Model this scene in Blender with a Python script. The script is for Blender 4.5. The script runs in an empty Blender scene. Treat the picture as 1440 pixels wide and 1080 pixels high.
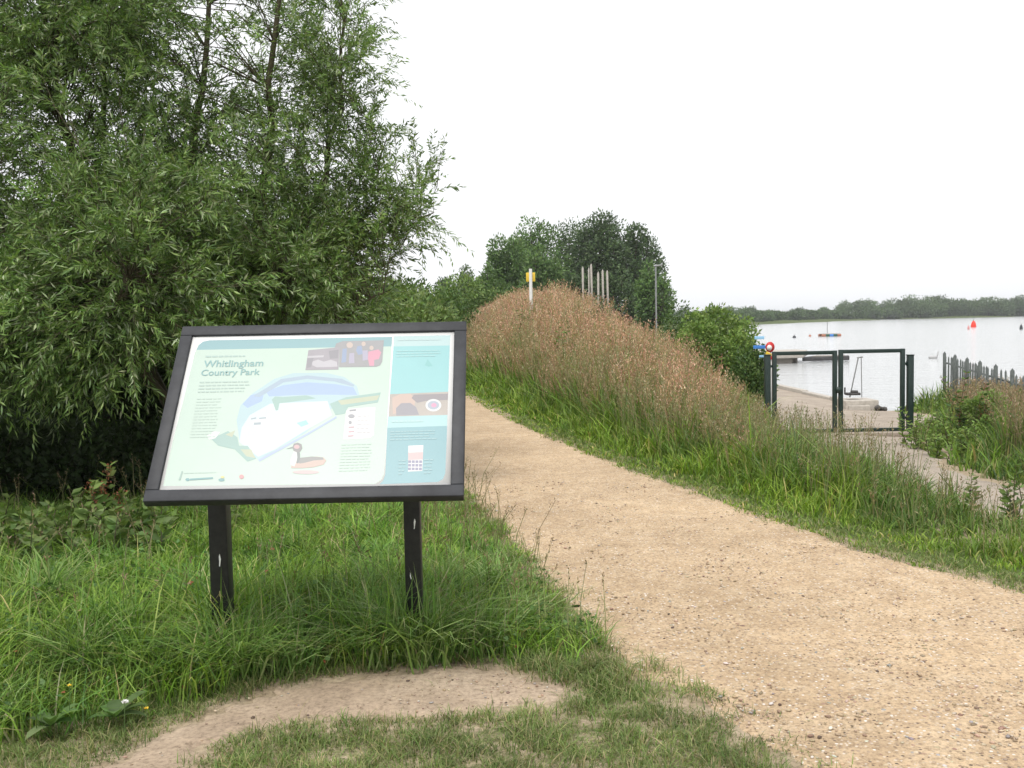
import bpy, math
import numpy as np
from mathutils import Vector

RS = np.random.RandomState
scene = bpy.context.scene
COL = scene.collection
R = math.radians

# ------------------------------------------------------------------ camera
FPX, CH = 1400.0, 1.55
PIT = math.atan(88 / 1400.0); ROL = R(1.1)
FW = np.array([0, math.cos(PIT), -math.sin(PIT)])
r0 = np.array([1.0, 0, 0]); u0 = np.cross(r0, FW)
RT = r0 * math.cos(ROL) - u0 * math.sin(ROL)
UP = u0 * math.cos(ROL) + r0 * math.sin(ROL)

def at(px, py, Y):
    """world point seen in direction (px, py) of the survey photo, at distance Y ahead"""
    d = FW + RT * (px - 720) / FPX - UP * (py - 540) / FPX
    return d * (Y / d[1]) + np.array([0, 0, CH])

cam_d = bpy.data.cameras.new('camera'); cam = bpy.data.objects.new('camera', cam_d); COL.objects.link(cam)
from mathutils import Matrix
m = Matrix(((RT[0], UP[0], -FW[0], 0), (RT[1], UP[1], -FW[1], 0), (RT[2], UP[2], -FW[2], CH), (0, 0, 0, 1)))
cam.matrix_world = m
cam_d.sensor_width = 36; cam_d.lens = 36 * FPX / 1440
cam_d.clip_start = 0.05; cam_d.clip_end = 6000
scene.camera = cam

# ------------------------------------------------------------------ helpers
def sst(a, b, x):
    t = np.clip((x - a) / (b - a), 0, 1); return t * t * (3 - 2 * t)

def noise(x, y, sc, seed=0):
    r = RS(seed + 77); out = 0; amp = 1; tot = 0
    for o in range(3):
        s = 0
        for k in range(4):
            a = r.uniform(0, 6.283); f = 6.283 / sc * (1.9 ** o) * r.uniform(.7, 1.3)
            s = s + np.sin((x * math.cos(a) + y * math.sin(a)) * f + r.uniform(0, 6.283) + 1.3 * np.sin((x * math.sin(a) - y * math.cos(a)) * f * .63 + k))
        out = out + s * amp / 2.2; tot += amp; amp *= .5
    return np.clip(out / tot, -1, 1)

def sdf(x, y, poly):
    """signed distance to a closed polygon, negative inside"""
    x = np.asarray(x, float); y = np.asarray(y, float)
    d = np.full(x.shape, 1e18); ins = np.zeros(x.shape, bool)
    n = len(poly)
    for i in range(n):
        ax, ay = poly[i]; bx, by = poly[(i + 1) % n]
        ex, ey = bx - ax, by - ay; L = ex * ex + ey * ey
        t = np.clip(((x - ax) * ex + (y - ay) * ey) / L, 0, 1)
        d = np.minimum(d, (x - ax - t * ex) ** 2 + (y - ay - t * ey) ** 2)
        if ay != by:
            c = ((ay > y) != (by > y)) & (x < (bx - ax) * (y - ay) / (by - ay) + ax)
            ins ^= c
    d = np.sqrt(d); return np.where(ins, -d, d)

def tag(o, label=None, cat=None, group=None, kind=None):
    if label: o['label'] = label
    if cat: o['category'] = cat
    if group: o['group'] = group
    if kind: o['kind'] = kind
    return o

def empty(name, loc, label, cat, group=None):
    o = bpy.data.objects.new(name, None); COL.objects.link(o); o.location = loc; o.empty_display_size = .2
    return tag(o, label, cat, group)

class MB:
    """collects numpy geometry, links it as ONE mesh object"""
    def __init__(s): s.v = []; s.f = []; s.c = []; s.n = 0
    def add(s, v, f, c=None):
        v = np.asarray(v, float).reshape(-1, 3)
        if isinstance(f, (list, tuple)) and len(f) and not isinstance(f[0], (int, np.integer)):
            by = {}
            for q in f: by.setdefault(len(q), []).append(q)
            for q in by.values(): s.f.append(np.asarray(q, int) + s.n)
        else: s.f.append(np.asarray(f, int) + s.n)
        s.v.append(v)
        if c is None: c = np.ones((len(v), 3)) * .5
        c = np.asarray(c, float)
        if c.ndim == 1: c = np.tile(c, (len(v), 1))
        s.c.append(c); s.n += len(v)
        return s
    def box(s, a, b, M=None, c=None):
        a = np.array(a, float); b = np.array(b, float)
        v = np.array([[x, y, z] for z in (a[2], b[2]) for y in (a[1], b[1]) for x in (a[0], b[0])])
        if M is not None: v = v @ np.array(M)[:3, :3].T + np.array(M)[:3, 3]
        return s.add(v, [(0, 2, 3, 1), (4, 5, 7, 6), (0, 1, 5, 4), (2, 6, 7, 3), (0, 4, 6, 2), (1, 3, 7, 5)], c)
    def tube(s, pts, rad, n=8, c=None, cap=True):
        pts = np.array(pts, float); rad = np.broadcast_to(np.array(rad, float), (len(pts),))
        tg = np.gradient(pts, axis=0); tg /= np.linalg.norm(tg, axis=1)[:, None] + 1e-9
        ref = np.array([0.3, 1, 0.1]) if abs(tg[0][2]) > .7 else np.array([0, 0, 1.])
        a = np.cross(tg, ref); a /= np.linalg.norm(a, axis=1)[:, None] + 1e-9
        b = np.cross(tg, a)
        th = np.arange(n) * 2 * math.pi / n
        v = pts[:, None] + rad[:, None, None] * (a[:, None] * np.cos(th)[None, :, None] + b[:, None] * np.sin(th)[None, :, None])
        v = v.reshape(-1, 3); f = []
        for i in range(len(pts) - 1):
            for k in range(n):
                k2 = (k + 1) % n; f.append((i * n + k, i * n + k2, (i + 1) * n + k2, (i + 1) * n + k))
        s.add(v, f, c)
        if cap:
            for i in (0, len(pts) - 1):
                s.add(v[i * n:(i + 1) * n], [tuple(range(n)) if i else tuple(range(n))[::-1]], c)
        return s
    def build(s, name, mat, parent=None, smooth=False, bevel=0, loc=None):
        me = bpy.data.meshes.new(name)
        v = np.concatenate(s.v); me.vertices.add(len(v)); me.vertices.foreach_set('co', v.ravel())
        li = np.concatenate([f.reshape(-1) for f in s.f]); tot = np.concatenate([np.full(len(f), f.shape[1]) for f in s.f])
        st = np.concatenate([[0], np.cumsum(tot)[:-1]])
        me.loops.add(len(li)); me.loops.foreach_set('vertex_index', li.astype(np.int32))
        me.polygons.add(len(tot)); me.polygons.foreach_set('loop_start', st.astype(np.int32))
        me.update(calc_edges=True)
        if smooth: me.polygons.foreach_set('use_smooth', np.ones(len(tot), bool))
        at_ = me.color_attributes.new('Col', 'FLOAT_COLOR', 'POINT')
        c = np.concatenate(s.c); at_.data.foreach_set('color', np.hstack([c, np.ones((len(c), 1))]).astype(np.float32).ravel())
        me.materials.append(mat)
        o = bpy.data.objects.new(name, me); COL.objects.link(o)
        if loc is not None:      # verts are given in world space: move the origin to loc
            L = np.array(loc, float); me.vertices.foreach_set('co', (v - L).ravel()); me.update(); o.location = loc
        if parent is not None:
            o.parent = parent
        if bevel:
            b = o.modifiers.new('bevel', 'BEVEL'); b.width = bevel; b.segments = 2; b.limit_method = 'ANGLE'
        return o

def part(mb, name, mat, parent, off=None, **k):
    """mb in world coords, shifted so that it sits right under an (unrotated) parent"""
    L = np.array(parent.location) if off is None else np.array(off)
    mb.v = [v - L for v in mb.v]
    return mb.build(name, mat, parent, **k)

# ------------------------------------------------------------------ materials
def newmat(name):
    mt = bpy.data.materials.new(name); mt.use_nodes = True
    nt = mt.node_tree; bs = nt.nodes['Principled BSDF']; return mt, nt, bs

def nd(nt, t, **k):
    n = nt.nodes.new(t)
    for a, b in k.items():
        if hasattr(n, a): setattr(n, a, b)
        else: n.inputs[a].default_value = b
    return n

def ramp(nt, fac, stops):
    n = nt.nodes.new('ShaderNodeValToRGB'); e = n.color_ramp.elements
    while len(e) < len(stops): e.new(.5)
    for i, (p, c) in enumerate(stops): e[i].position = p; e[i].color = (*c, 1)
    nt.links.new(fac, n.inputs[0]); return n.outputs[0]

def mixc(nt, a, b, fac, mode='MIX'):
    n = nt.nodes.new('ShaderNodeMix'); n.data_type = 'RGBA'; n.blend_type = mode
    for s, val in ((6, a), (7, b), (0, fac)):
        if isinstance(val, bpy.types.NodeSocket): nt.links.new(val, n.inputs[s])
        elif s == 0: n.inputs[0].default_value = val
        else: n.inputs[s].default_value = (*val, 1)
    return n.outputs[2]

def noisetex(nt, scale, detail=4, rough=.6, vec=None):
    n = nt.nodes.new('ShaderNodeTexNoise'); n.inputs['Scale'].default_value = scale; n.inputs['Detail'].default_value = detail
    n.inputs['Roughness'].default_value = rough
    if vec is None:
        tc = nt.nodes.new('ShaderNodeTexCoord'); vec = tc.outputs['Object']
    nt.links.new(vec, n.inputs['Vector']); return n.outputs['Fac']

def bump(nt, bs, h, strength, dist):
    b = nt.nodes.new('ShaderNodeBump'); b.inputs['Strength'].default_value = strength; b.inputs['Distance'].default_value = dist
    nt.links.new(h, b.inputs['Height']); nt.links.new(b.outputs[0], bs.inputs['Normal']); return b

def leafmat(name, transl=.35, rough=.5, gain=(1, 1, 1), spec=.35):
    mt, nt, bs = newmat(name)
    a = nd(nt, 'ShaderNodeAttribute', attribute_name='Col')
    col = mixc(nt, a.outputs['Color'], gain, 1.0, 'MULTIPLY')
    nt.links.new(col, bs.inputs['Base Color']); bs.inputs['Roughness'].default_value = rough
    bs.inputs['Specular IOR Level'].default_value = spec
    tr = nt.nodes.new('ShaderNodeBsdfTranslucent'); nt.links.new(mixc(nt, col, (1.0, 1.1, .6), 1.0, 'MULTIPLY'), tr.inputs[0])
    mx = nt.nodes.new('ShaderNodeMixShader'); mx.inputs[0].default_value = transl
    nt.links.new(bs.outputs[0], mx.inputs[1]); nt.links.new(tr.outputs[0], mx.inputs[2])
    nt.links.new(mx.outputs[0], nt.nodes['Material Output'].inputs[0]); return mt

def colmat(name, rough=.8, nscale=30, namt=.25, bmp=.2, spec=.3):
    """attribute colour broken up with noise"""
    mt, nt, bs = newmat(name)
    a = nd(nt, 'ShaderNodeAttribute', attribute_name='Col')
    n = noisetex(nt, nscale, 5, .65)
    lo = 1 - namt
    c = mixc(nt, a.outputs['Color'], ramp(nt, n, [(.3, (lo, lo, lo)), (.7, (1, 1, 1))]), 1.0, 'MULTIPLY')
    nt.links.new(c, bs.inputs['Base Color']); bs.inputs['Roughness'].default_value = rough; bs.inputs['Specular IOR Level'].default_value = spec
    if bmp: bump(nt, bs, n, bmp, .01)
    return mt

def plain(name, c1, c2, rough=.7, scale=20, bmp=.15, metal=0, spec=.4, dist=.005):
    mt, nt, bs = newmat(name)
    n = noisetex(nt, scale, 6, .7)
    nt.links.new(ramp(nt, n, [(.35, c1), (.68, c2)]), bs.inputs['Base Color'])
    bs.inputs['Roughness'].default_value = rough; bs.inputs['Metallic'].default_value = metal; bs.inputs['Specular IOR Level'].default_value = spec
    if bmp: bump(nt, bs, n, bmp, dist)
    return mt

M_grass = leafmat('grass_blades', .3, .55)
M_leaf = leafmat('willow_leaf', .28, .42, spec=.5)
M_tree = leafmat('tree_leaf', .25, .6)
M_bark = plain('bark', (.035, .028, .02), (.10, .085, .065), .9, 14, .6, dist=.01)
M_twig = plain('twig_bark', (.05, .045, .025), (.11, .09, .05), .8, 14, .2)
M_stone = colmat('stone', .85, 60, .3, .3)

def gravel_mat():
    mt, nt, bs = newmat('sandy_gravel')
    tc = nt.nodes.new('ShaderNodeTexCoord'); V = tc.outputs['Object']
    big = noisetex(nt, .7, 4, .6, V); mid = noisetex(nt, 5, 6, .7, V); fine = noisetex(nt, 55, 5, .75, V)
    c = ramp(nt, mid, [(.28, (.385, .285, .185)), (.5, (.465, .355, .237)), (.72, (.54, .43, .30))])
    c = mixc(nt, c, ramp(nt, big, [(.30, (.80, .77, .73)), (.5, (.97, .95, .93)), (.66, (1.08, 1.06, 1.03))]), 1.0, 'MULTIPLY')
    c = mixc(nt, c, ramp(nt, fine, [(.34, (.52, .48, .45)), (.48, (1, 1, 1)), (.64, (1.3, 1.28, 1.25))]), .9, 'MULTIPLY')
    # individual small stones
    vo = nt.nodes.new('ShaderNodeTexVoronoi'); vo.inputs['Scale'].default_value = 62; nt.links.new(V, vo.inputs['Vector'])
    sep = nt.nodes.new('ShaderNodeSeparateColor'); nt.links.new(vo.outputs['Color'], sep.inputs[0])
    st = ramp(nt, sep.outputs[0], [(0, (.10, .075, .06)), (.25, (.30, .22, .16)), (.6, (.52, .42, .31)), (.9, (.62, .55, .47)), (1, (.75, .72, .68))])
    d = ramp(nt, vo.outputs['Distance'], [(.28, (1, 1, 1)), (.46, (0, 0, 0))])
    on = ramp(nt, sep.outputs[1], [(.48, (0, 0, 0)), (.56, (1, 1, 1))])
    k = mixc(nt, d, on, 1.0, 'MULTIPLY')
    c = mixc(nt, c, st, k)
    nt.links.new(c, bs.inputs['Base Color']); bs.inputs['Roughness'].default_value = .95; bs.inputs['Specular IOR Level'].default_value = .15
    h = mixc(nt, ramp(nt, fine, [(.3, (0, 0, 0)), (.7, (1, 1, 1))]), k, .4, 'ADD')
    bump(nt, bs, h, .55, .006)
    return mt
M_gravel = gravel_mat()

def soil_mat(name, cs, stones=True, sc=1.0):
    mt, nt, bs = newmat(name)
    tc = nt.nodes.new('ShaderNodeTexCoord'); V = tc.outputs['Object']
    a = noisetex(nt, 1.6 * sc, 5, .65, V); b = noisetex(nt, 45 * sc, 5, .75, V)
    c = ramp(nt, a, [(.3, cs[0]), (.5, cs[1]), (.7, cs[2])])
    c = mixc(nt, c, ramp(nt, b, [(.34, (.55, .53, .5)), (.5, (1, 1, 1)), (.68, (1.3, 1.28, 1.24))]), .8, 'MULTIPLY')
    nt.links.new(c, bs.inputs['Base Color']); bs.inputs['Roughness'].default_value = .95; bs.inputs['Specular IOR Level'].default_value = .15
    bump(nt, bs, b, .5, .008); return mt
M_soil = soil_mat('trodden_soil', ((.25, .19, .14), (.36, .28, .205), (.44, .35, .265)))
M_slip = soil_mat('weathered_concrete', ((.27, .23, .19), (.34, .29, .24), (.41, .35, .29)), sc=1.0)
def land_mat():
    mt, nt, bs = newmat('grassy_earth')
    tc = nt.nodes.new('ShaderNodeTexCoord'); V = tc.outputs['Object']; a = nd(nt, 'ShaderNodeAttribute', attribute_name='Col')
    sp_ = nt.nodes.new('ShaderNodeSeparateColor'); nt.links.new(a.outputs['Color'], sp_.inputs[0])
    n1 = noisetex(nt, 1.1, 5, .65, V); n2 = noisetex(nt, 40, 5, .75, V); n3 = noisetex(nt, 7, 6, .75, V)
    green = ramp(nt, n1, [(.3, (.055, .075, .02)), (.5, (.075, .105, .028)), (.7, (.11, .12, .045))])
    bare = ramp(nt, n3, [(.3, (.22, .17, .11)), (.5, (.33, .265, .185)), (.7, (.42, .34, .25))])
    ad = nt.nodes.new('ShaderNodeMath'); ad.operation = 'MULTIPLY_ADD'; nt.links.new(n3, ad.inputs[0]); ad.inputs[1].default_value = 1.1; 
    s2 = nt.nodes.new('ShaderNodeMath'); s2.operation = 'SUBTRACT'; nt.links.new(sp_.outputs[0], s2.inputs[0]); s2.inputs[1].default_value = .55; nt.links.new(s2.outputs[0], ad.inputs[2])
    c = mixc(nt, green, bare, ramp(nt, ad.outputs[0], [(.38, (0, 0, 0)), (.62, (1, 1, 1))]))
    c = mixc(nt, c, ramp(nt, n2, [(.34, (.55, .53, .5)), (.5, (1, 1, 1)), (.68, (1.3, 1.28, 1.24))]), .8, 'MULTIPLY')
    nt.links.new(c, bs.inputs['Base Color']); bs.inputs['Roughness'].default_value = .95; bs.inputs['Specular IOR Level'].default_value = .15
    bump(nt, bs, n2, .5, .01); return mt
M_land = land_mat()

def water_mat():
    mt, nt, bs = newmat('lake_water')
    bs.inputs['Base Color'].default_value = (.45, .46, .46, 1)
    bs.inputs['Roughness'].default_value = .12; bs.inputs['IOR'].default_value = 1.42; bs.inputs['Specular IOR Level'].default_value = 1.0
    tc = nt.nodes.new('ShaderNodeTexCoord'); mp = nt.nodes.new('ShaderNodeMapping'); nt.links.new(tc.outputs['Object'], mp.inputs[0])
    mp.inputs['Rotation'].default_value = (0, 0, .3); mp.inputs['Scale'].default_value = (.32, 1.3, 1)
    a = noisetex(nt, .55, 6, .7, mp.outputs[0]); b = noisetex(nt, 3.4, 3, .6, mp.outputs[0])
    h = mixc(nt, a, b, .3)
    bump(nt, bs, h, .30, .35)
    return mt
M_water = water_mat()

# ------------------------------------------------------------------ terrain
LAKE = [(11.6, 25.2), (9.4, 25.2), (9.25, 29.4), (9.18, 34.2), (9.9, 38), (12, 50), (13.6, 56), (20, 82), (45, 190), (72, 298),
        (160, 440), (259, 503), (500, 620), (900, 780), (1600, 950), (1600, -300), (70, -60), (32, 0), (20, 9), (14.5, 16), (12.6, 22)]
LAKEZ = -.9
YR = [0, 3, 5.46, 6.25, 7.41, 9.97, 13.63, 16.97, 21.31, 30, 45]
XRr = [4.2, 3.4, 2.83, 2.38, 2.01, 1.27, .38, -.25, -1.0, -3.0, -7.5]
YL = [0, 2, 3.33, 3.84, 4.12, 4.53, 5.36, 6.34, 7.48, 8.73, 13.6, 21.3, 30, 45]
XLl = [1.9, 1.35, .93, .76, .61, .41, .25, .07, -.13, -.4, -1.6, -3.2, -5.6, -10.5]
XR = lambda y: np.interp(y, YR, XRr); XL = lambda y: np.interp(y, YL, XLl)
MUD = [(-1.75, 3.0), (-1.51, 3.4), (-1.38, 3.73), (-1.24, 3.98), (-1.02, 4.2), (-.67, 4.30), (-.29, 4.42), (-.09, 4.36), (.19, 4.1), (.12, 3.9), (-.36, 3.82), (-.87, 3.85), (-1.08, 3.72), (-1.22, 3.47), (-1.3, 3.0)]
TRACK = [(9, 1.5), (4.6, 5.0), (3.75, 7.0), (3.6, 8.6), (3.75, 10), (4.0, 13), (4.2, 16), (4.3, 18), (5.0, 24), (6.2, 30), (8, 37), (9.6, 37.4), (9.3, 34.2), (9.38, 29.4), (9.5, 25.1), (9.3, 21), (7.2, 17.6), (6.42, 16), (6.0, 13.6), (5.15, 11.9), (5.1, 10.2), (5.9, 8.6), (9.5, 5.5), (13, 4)]
BY = [8, 9.5, 11, 12, 13.6, 16, 20, 25, 30, 40, 60, 90]
BXc = [1.9, 1.9, 2.05, 2.15, 2.25, 2.35, 2.05, 1.6, 1.15, .5, -1, -2]
BH = [0, .02, .05, .10, .23, .48, 1.02, 1.72, 2.0, 2.0, 1.3, .3]
BW = [.5, .55, .8, .95, 1.2, 1.7, 2.4, 3.0, 3.3, 3.6, 5, 8]

def bankd(x, y):
    o = (x - np.interp(y, BY, BXc)) / np.interp(y, BY, BW); return np.where(o > 0, o / np.interp(y, [14, 17, 26, 34], [1, .80, .80, 1]), -o)

def height(x, y, under=True):
    x = np.asarray(x, float); y = np.asarray(y, float)
    sd = sdf(x, y, LAKE)
    z = .035 * noise(x, y, 3.1, 5) * sst(.2, 1.5, np.maximum(XL(y) - x, x - XR(y)))
    z = z + .10 * sst(.15, .9, XL(y) - x) * sst(4.35, 4.9, y + .5 * np.clip(-1.2 - x, 0, 1.5)) * (1 - sst(10, 16, y))
    z = z + .5 * sst(30, 200, sd) * sst(30, 60, np.hypot(x, y))
    slope = LAKEZ + .06 * sd
    side = np.where(y < 45, sst(1.0, 3.0, x - XR(y)), 1.0)
    z = z * (1 - side) + np.minimum(z, np.maximum(slope, LAKEZ - .1)) * side
    z = np.where(sd < 0, np.maximum(LAKEZ + .12 * sd, -2.6), z)
    d = bankd(x, y)
    H = np.interp(y, BY, BH)
    z = z + H * (.5 + .5 * np.cos(math.pi * np.clip(d, 0, 1))) ** .8 * (1 + .07 * noise(x, y, 4, 8))
    if under:
        pm = np.maximum(XL(y) - x, x - XR(y))
        z = z - .03 * (1 - sst(-.35, -.1, pm)) * (y > 0) * (y < 44)
        z = z - .03 * (1 - sst(-.14, -.04, sdf(x, y, MUD)))
        z = z - .05 * (1 - sst(-.5, -.2, sdf(x, y, TRACK)))
    return z

def axis(lo, hi, a, b, st, g=1.16):
    v = list(np.arange(a, b, st)); s = st; x = v[-1]
    while x < hi: s *= g; x += s; v.append(x)
    s = st; x = a; pre = []
    while x > lo: s *= g; x -= s; pre.append(x)
    return np.array(pre[::-1] + v)

def grid_mesh(X, Y, Z, mask=None):
    ny, nx = X.shape
    v = np.stack([X, Y, Z], -1).reshape(-1, 3)
    i = np.arange(ny - 1)[:, None] * nx + np.arange(nx - 1)[None]
    f = np.stack([i, i + 1, i + nx + 1, i + nx], -1).reshape(-1, 4)
    if mask is not None:
        f = f[mask.ravel()[f].all(1)]
    mb = MB(); mb.add(v, f); return mb

ax = axis(-1800, 2200, -9, 13, .11); ay = axis(-120, 3000, 1.5, 32, .11)
X, Y = np.meshgrid(ax, ay); Z = height(X, Y)
Z = np.where(np.hypot(X, Y) > 1500, np.minimum(Z, 0), Z)
gm_ = grid_mesh(X, Y, Z); pth = np.maximum(XL(Y) - X, X - XR(Y)); bare = np.maximum(sst(.30, -.02, pth) * (Y < 44), sst(.22, 0, sdf(X, Y, MUD)))
bare = np.maximum(bare, .5 * ((X < XL(Y)) & (Y < 4.0) & (Y > 0))); bare = np.maximum(bare, sst(1.5, 0, sdf(X, Y, TRACK)) * .9); bare = np.maximum(bare, .8 * sst(.8, .2, sdf(X, Y, LAKE)) * (Y < 60))
gm_.c = [np.repeat(bare.reshape(-1, 1), 3, 1)]
tag(gm_.build('ground', M_land, smooth=True), kind='structure')

# path: a sheet between its two edges
ys = np.concatenate([np.arange(.3, 14, .05), np.arange(14, 44, .25)]); t = np.linspace(0, 1, 60)
ed = lambda y, s: .055 * noise(y, y * 0, .5, s) + .03 * noise(y, y * 0, .13, s + 4)
xl = XL(ys) + ed(ys, 1); xr = XR(ys) + ed(ys, 2)
Xp = xl[:, None] + (xr - xl)[:, None] * t[None]; Yp = np.repeat(ys[:, None], 60, 1)
Zp = height(Xp, Yp, False) + .008 + .008 * noise(Xp, Yp, .9, 31)
edge = np.minimum(t, 1 - t)[None]; Zp = Zp - .03 * np.clip(1 - edge / .012, 0, 1)
tag(grid_mesh(Xp, Yp, Zp).build('path', M_gravel, smooth=True), kind='structure')
def sheet(name, poly, st, mat, dz, jit, label_kind='structure'):
    P = np.array(poly); xs = np.arange(P[:, 0].min() - .3, P[:, 0].max() + .3, st); ys_ = np.arange(P[:, 1].min() - .3, P[:, 1].max() + .3, st)
    X, Y = np.meshgrid(xs, ys_); s = sdf(X, Y, poly) + jit * noise(X, Y, .45, 12) + jit * .5 * noise(X, Y, .15, 3)
    Z = height(X, Y, False) + dz - .03 * sst(-.04 - st, .06, s)
    return tag(grid_mesh(X, Y, Z, s < .05).build(name, mat, smooth=True), kind=label_kind)
sheet('soil_patch', MUD, .02, M_soil, .006, .08)
sheet('slipway', TRACK, .09, M_slip, .008, .10)

# water sheet
LP = np.array([(0, 20), (0, 1400), (1600, 1400), (1600, -300), (20, -300), (20, 5), (8.5, 20)])
mb = MB(); wx = np.array([5, 20, 60, 200, 600, 1700.]); wy = np.array([-280, -20, 8, 20, 60, 200, 600, 1100.])
Xw, Yw = np.meshgrid(wx, wy); tag(grid_mesh(Xw, Yw, np.full(Xw.shape, LAKEZ)).build('lake', M_water), kind='structure')

# ------------------------------------------------------------------ vegetation generators
def visible(x, y, pad=1.6, pxpad=.0):
    return (y > 2.2) & (np.abs(x) < y * .52 + pad)

def scatter(x0, x1, y0, y1, dens, keep, seed):
    r = RS(seed); n = int((x1 - x0) * (y1 - y0) * dens)
    x = r.uniform(x0, x1, n); y = r.uniform(y0, y1, n)
    k = visible(x, y); x, y = x[k], y[k]
    p = keep(x, y); k = r.uniform(0, 1, len(x)) < p
    return x[k], y[k]

def pick(pal, n, r, var=.25):
    pal = np.array(pal); w = pal[:, 3] / pal[:, 3].sum()
    c = pal[r.choice(len(pal), n, p=w)][:, :3]
    return c * (1 + r.uniform(-var, var, (n, 1))) * (1 + r.uniform(-.08, .08, (n, 3)))

def blades(mb, x, y, h, w, col, seed, lean=.5, leandir=None, z=None, tipcol=None):
    r = RS(seed); n = len(x)
    if n == 0: return
    z = height(x, y) - .01 if z is None else z
    a = r.uniform(0, 2 * math.pi, n) if leandir is None else leandir + r.normal(0, .9, n)
    L = np.abs(r.normal(lean, lean * .5, n)).clip(.03, 1.1)
    fa = a + math.pi / 2 + r.normal(0, .6, n)
    wd = np.stack([np.cos(fa), np.sin(fa), np.zeros(n)], 1) * (w / 2)[:, None]
    dr = np.stack([np.cos(a), np.sin(a)], 1)
    P = []
    for tt in (0, .38, .72, 1.0):
        hor = L * h * tt ** 1.9; ver = h * (tt - .38 * np.minimum(L, 1.1) * tt ** 2.6)
        c = np.stack([x + dr[:, 0] * hor, y + dr[:, 1] * hor, z + ver], 1)
        if tt < 1:
            k = (1, .9, .6)[(0, .38, .72).index(tt)]
            P += [c - wd * k, c + wd * k]
        else: P.append(c)
    v = np.stack(P, 1).reshape(-1, 3); b = (np.arange(n) * 7)[:, None]
    q = np.concatenate([b + np.array([[0, 1, 3, 2]]), b + np.array([[2, 3, 5, 4]])]); tr = b + np.array([[4, 5, 6]])
    cc = np.repeat(col[:, None], 7, 1)
    if tipcol is not None: cc[:, 4:] = cc[:, 4:] * .5 + tipcol[:, None] * .5
    mb.add(v, q, cc.reshape(-1, 3)); mb.f.append(tr + mb.n - len(v))

def diamonds(mb, p, d, L, W, col, r, fold=.0):
    """leaf shaped faces: p base, d unit direction, L length, W width"""
    n = len(p)
    if n == 0: return
    rv = r.normal(0, 1, (n, 3)); s = np.cross(d, rv); s /= np.linalg.norm(s, axis=1)[:, None] + 1e-9
    nr = np.cross(s, d)
    L = L[:, None]; W = W[:, None]
    a = p; t = p + d * L - nr * L * .08; m1 = p + d * L * .42 + s * W / 2 + nr * W * fold; m2 = p + d * L * .42 - s * W / 2 + nr * W * fold
    v = np.stack([a, m1, t, m2], 1).reshape(-1, 3); b = (np.arange(n) * 4)[:, None]
    f = np.concatenate([b + np.array([[0, 1, 2]]), b + np.array([[0, 2, 3]])])
    mb.add(v, f, np.repeat(col, 4, 0))

def unit(v): return v / (np.linalg.norm(v, axis=-1, keepdims=True) + 1e-9)

def seedheads(mb, x, y, h, seed, stalk, head, npan=10, hl=.22, spread=.03, size=.016, sw=.0028, lean=.18):
    """thin stalks with a loose feathery panicle on top"""
    r = RS(seed); n = len(x)
    if n == 0: return
    z = height(x, y) - .01
    a = r.uniform(0, 6.283, n); L = np.abs(r.normal(lean, lean * .6, n))
    dr = np.stack([np.cos(a), np.sin(a)], 1)
    def P(tt):
        hor = L * h * tt ** 2
        return np.stack([x + dr[:, 0] * hor, y + dr[:, 1] * hor, z + h * tt * (1 - .1 * L * tt)], 1)
    fa = r.uniform(-.5, .5, n); wd = np.stack([np.cos(fa), np.sin(fa), 0 * fa], 1) * (sw * (1 + y * .12))[:, None] / 2
    ps = [P(0.), P(.5), P(.97)]
    v = np.stack([ps[0] - wd, ps[0] + wd, ps[1] - wd * .9, ps[1] + wd * .9, ps[2] - wd * .5, ps[2] + wd * .5], 1).reshape(-1, 3)
    b = (np.arange(n) * 6)[:, None]
    mb.add(v, np.concatenate([b + np.array([[0, 1, 3, 2]]), b + np.array([[2, 3, 5, 4]])]), np.repeat(stalk, 6, 0))
    for k in range(npan):
        tt = 1 - hl * (k + r.uniform(0, 1)) / npan
        p = P(1.0) * 0 + np.stack([x + dr[:, 0] * L * h * tt ** 2, y + dr[:, 1] * L * h * tt ** 2, z + h * tt * (1 - .1 * L * tt)], 1)
        d = unit(np.stack([r.normal(0, 1, n), r.normal(0, 1, n), r.uniform(.6, 2.2, n)], 1))
        p = p + d * (spread * (1.1 - abs(k / npan - .4)) * r.uniform(.2, 1, n))[:, None]
        sz = size * r.uniform(.7, 1.5, n) * (1 + y * .035)
        diamonds(mb, p, d, sz * 1.7, sz * .55, head * r.uniform(.75, 1.25, (n, 1)), r)

G1 = [(.135, .235, .030, 5), (.18, .285, .042, 4), (.09, .165, .03, 3), (.25, .32, .075, 1.6), (.36, .32, .15, .7)]
G2 = [(.16, .235, .06, 6), (.20, .25, .08, 4), (.30, .28, .13, 2.5), (.40, .34, .19, 1.6), (.11, .165, .045, 3)]
GD = [(.070, .135, .030, 5), (.05, .10, .028, 3), (.10, .18, .04, 4), (.16, .22, .07, 1)]
PTH = lambda x, y: np.maximum(XL(y) - x, x - XR(y))     # >0 off the path

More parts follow.
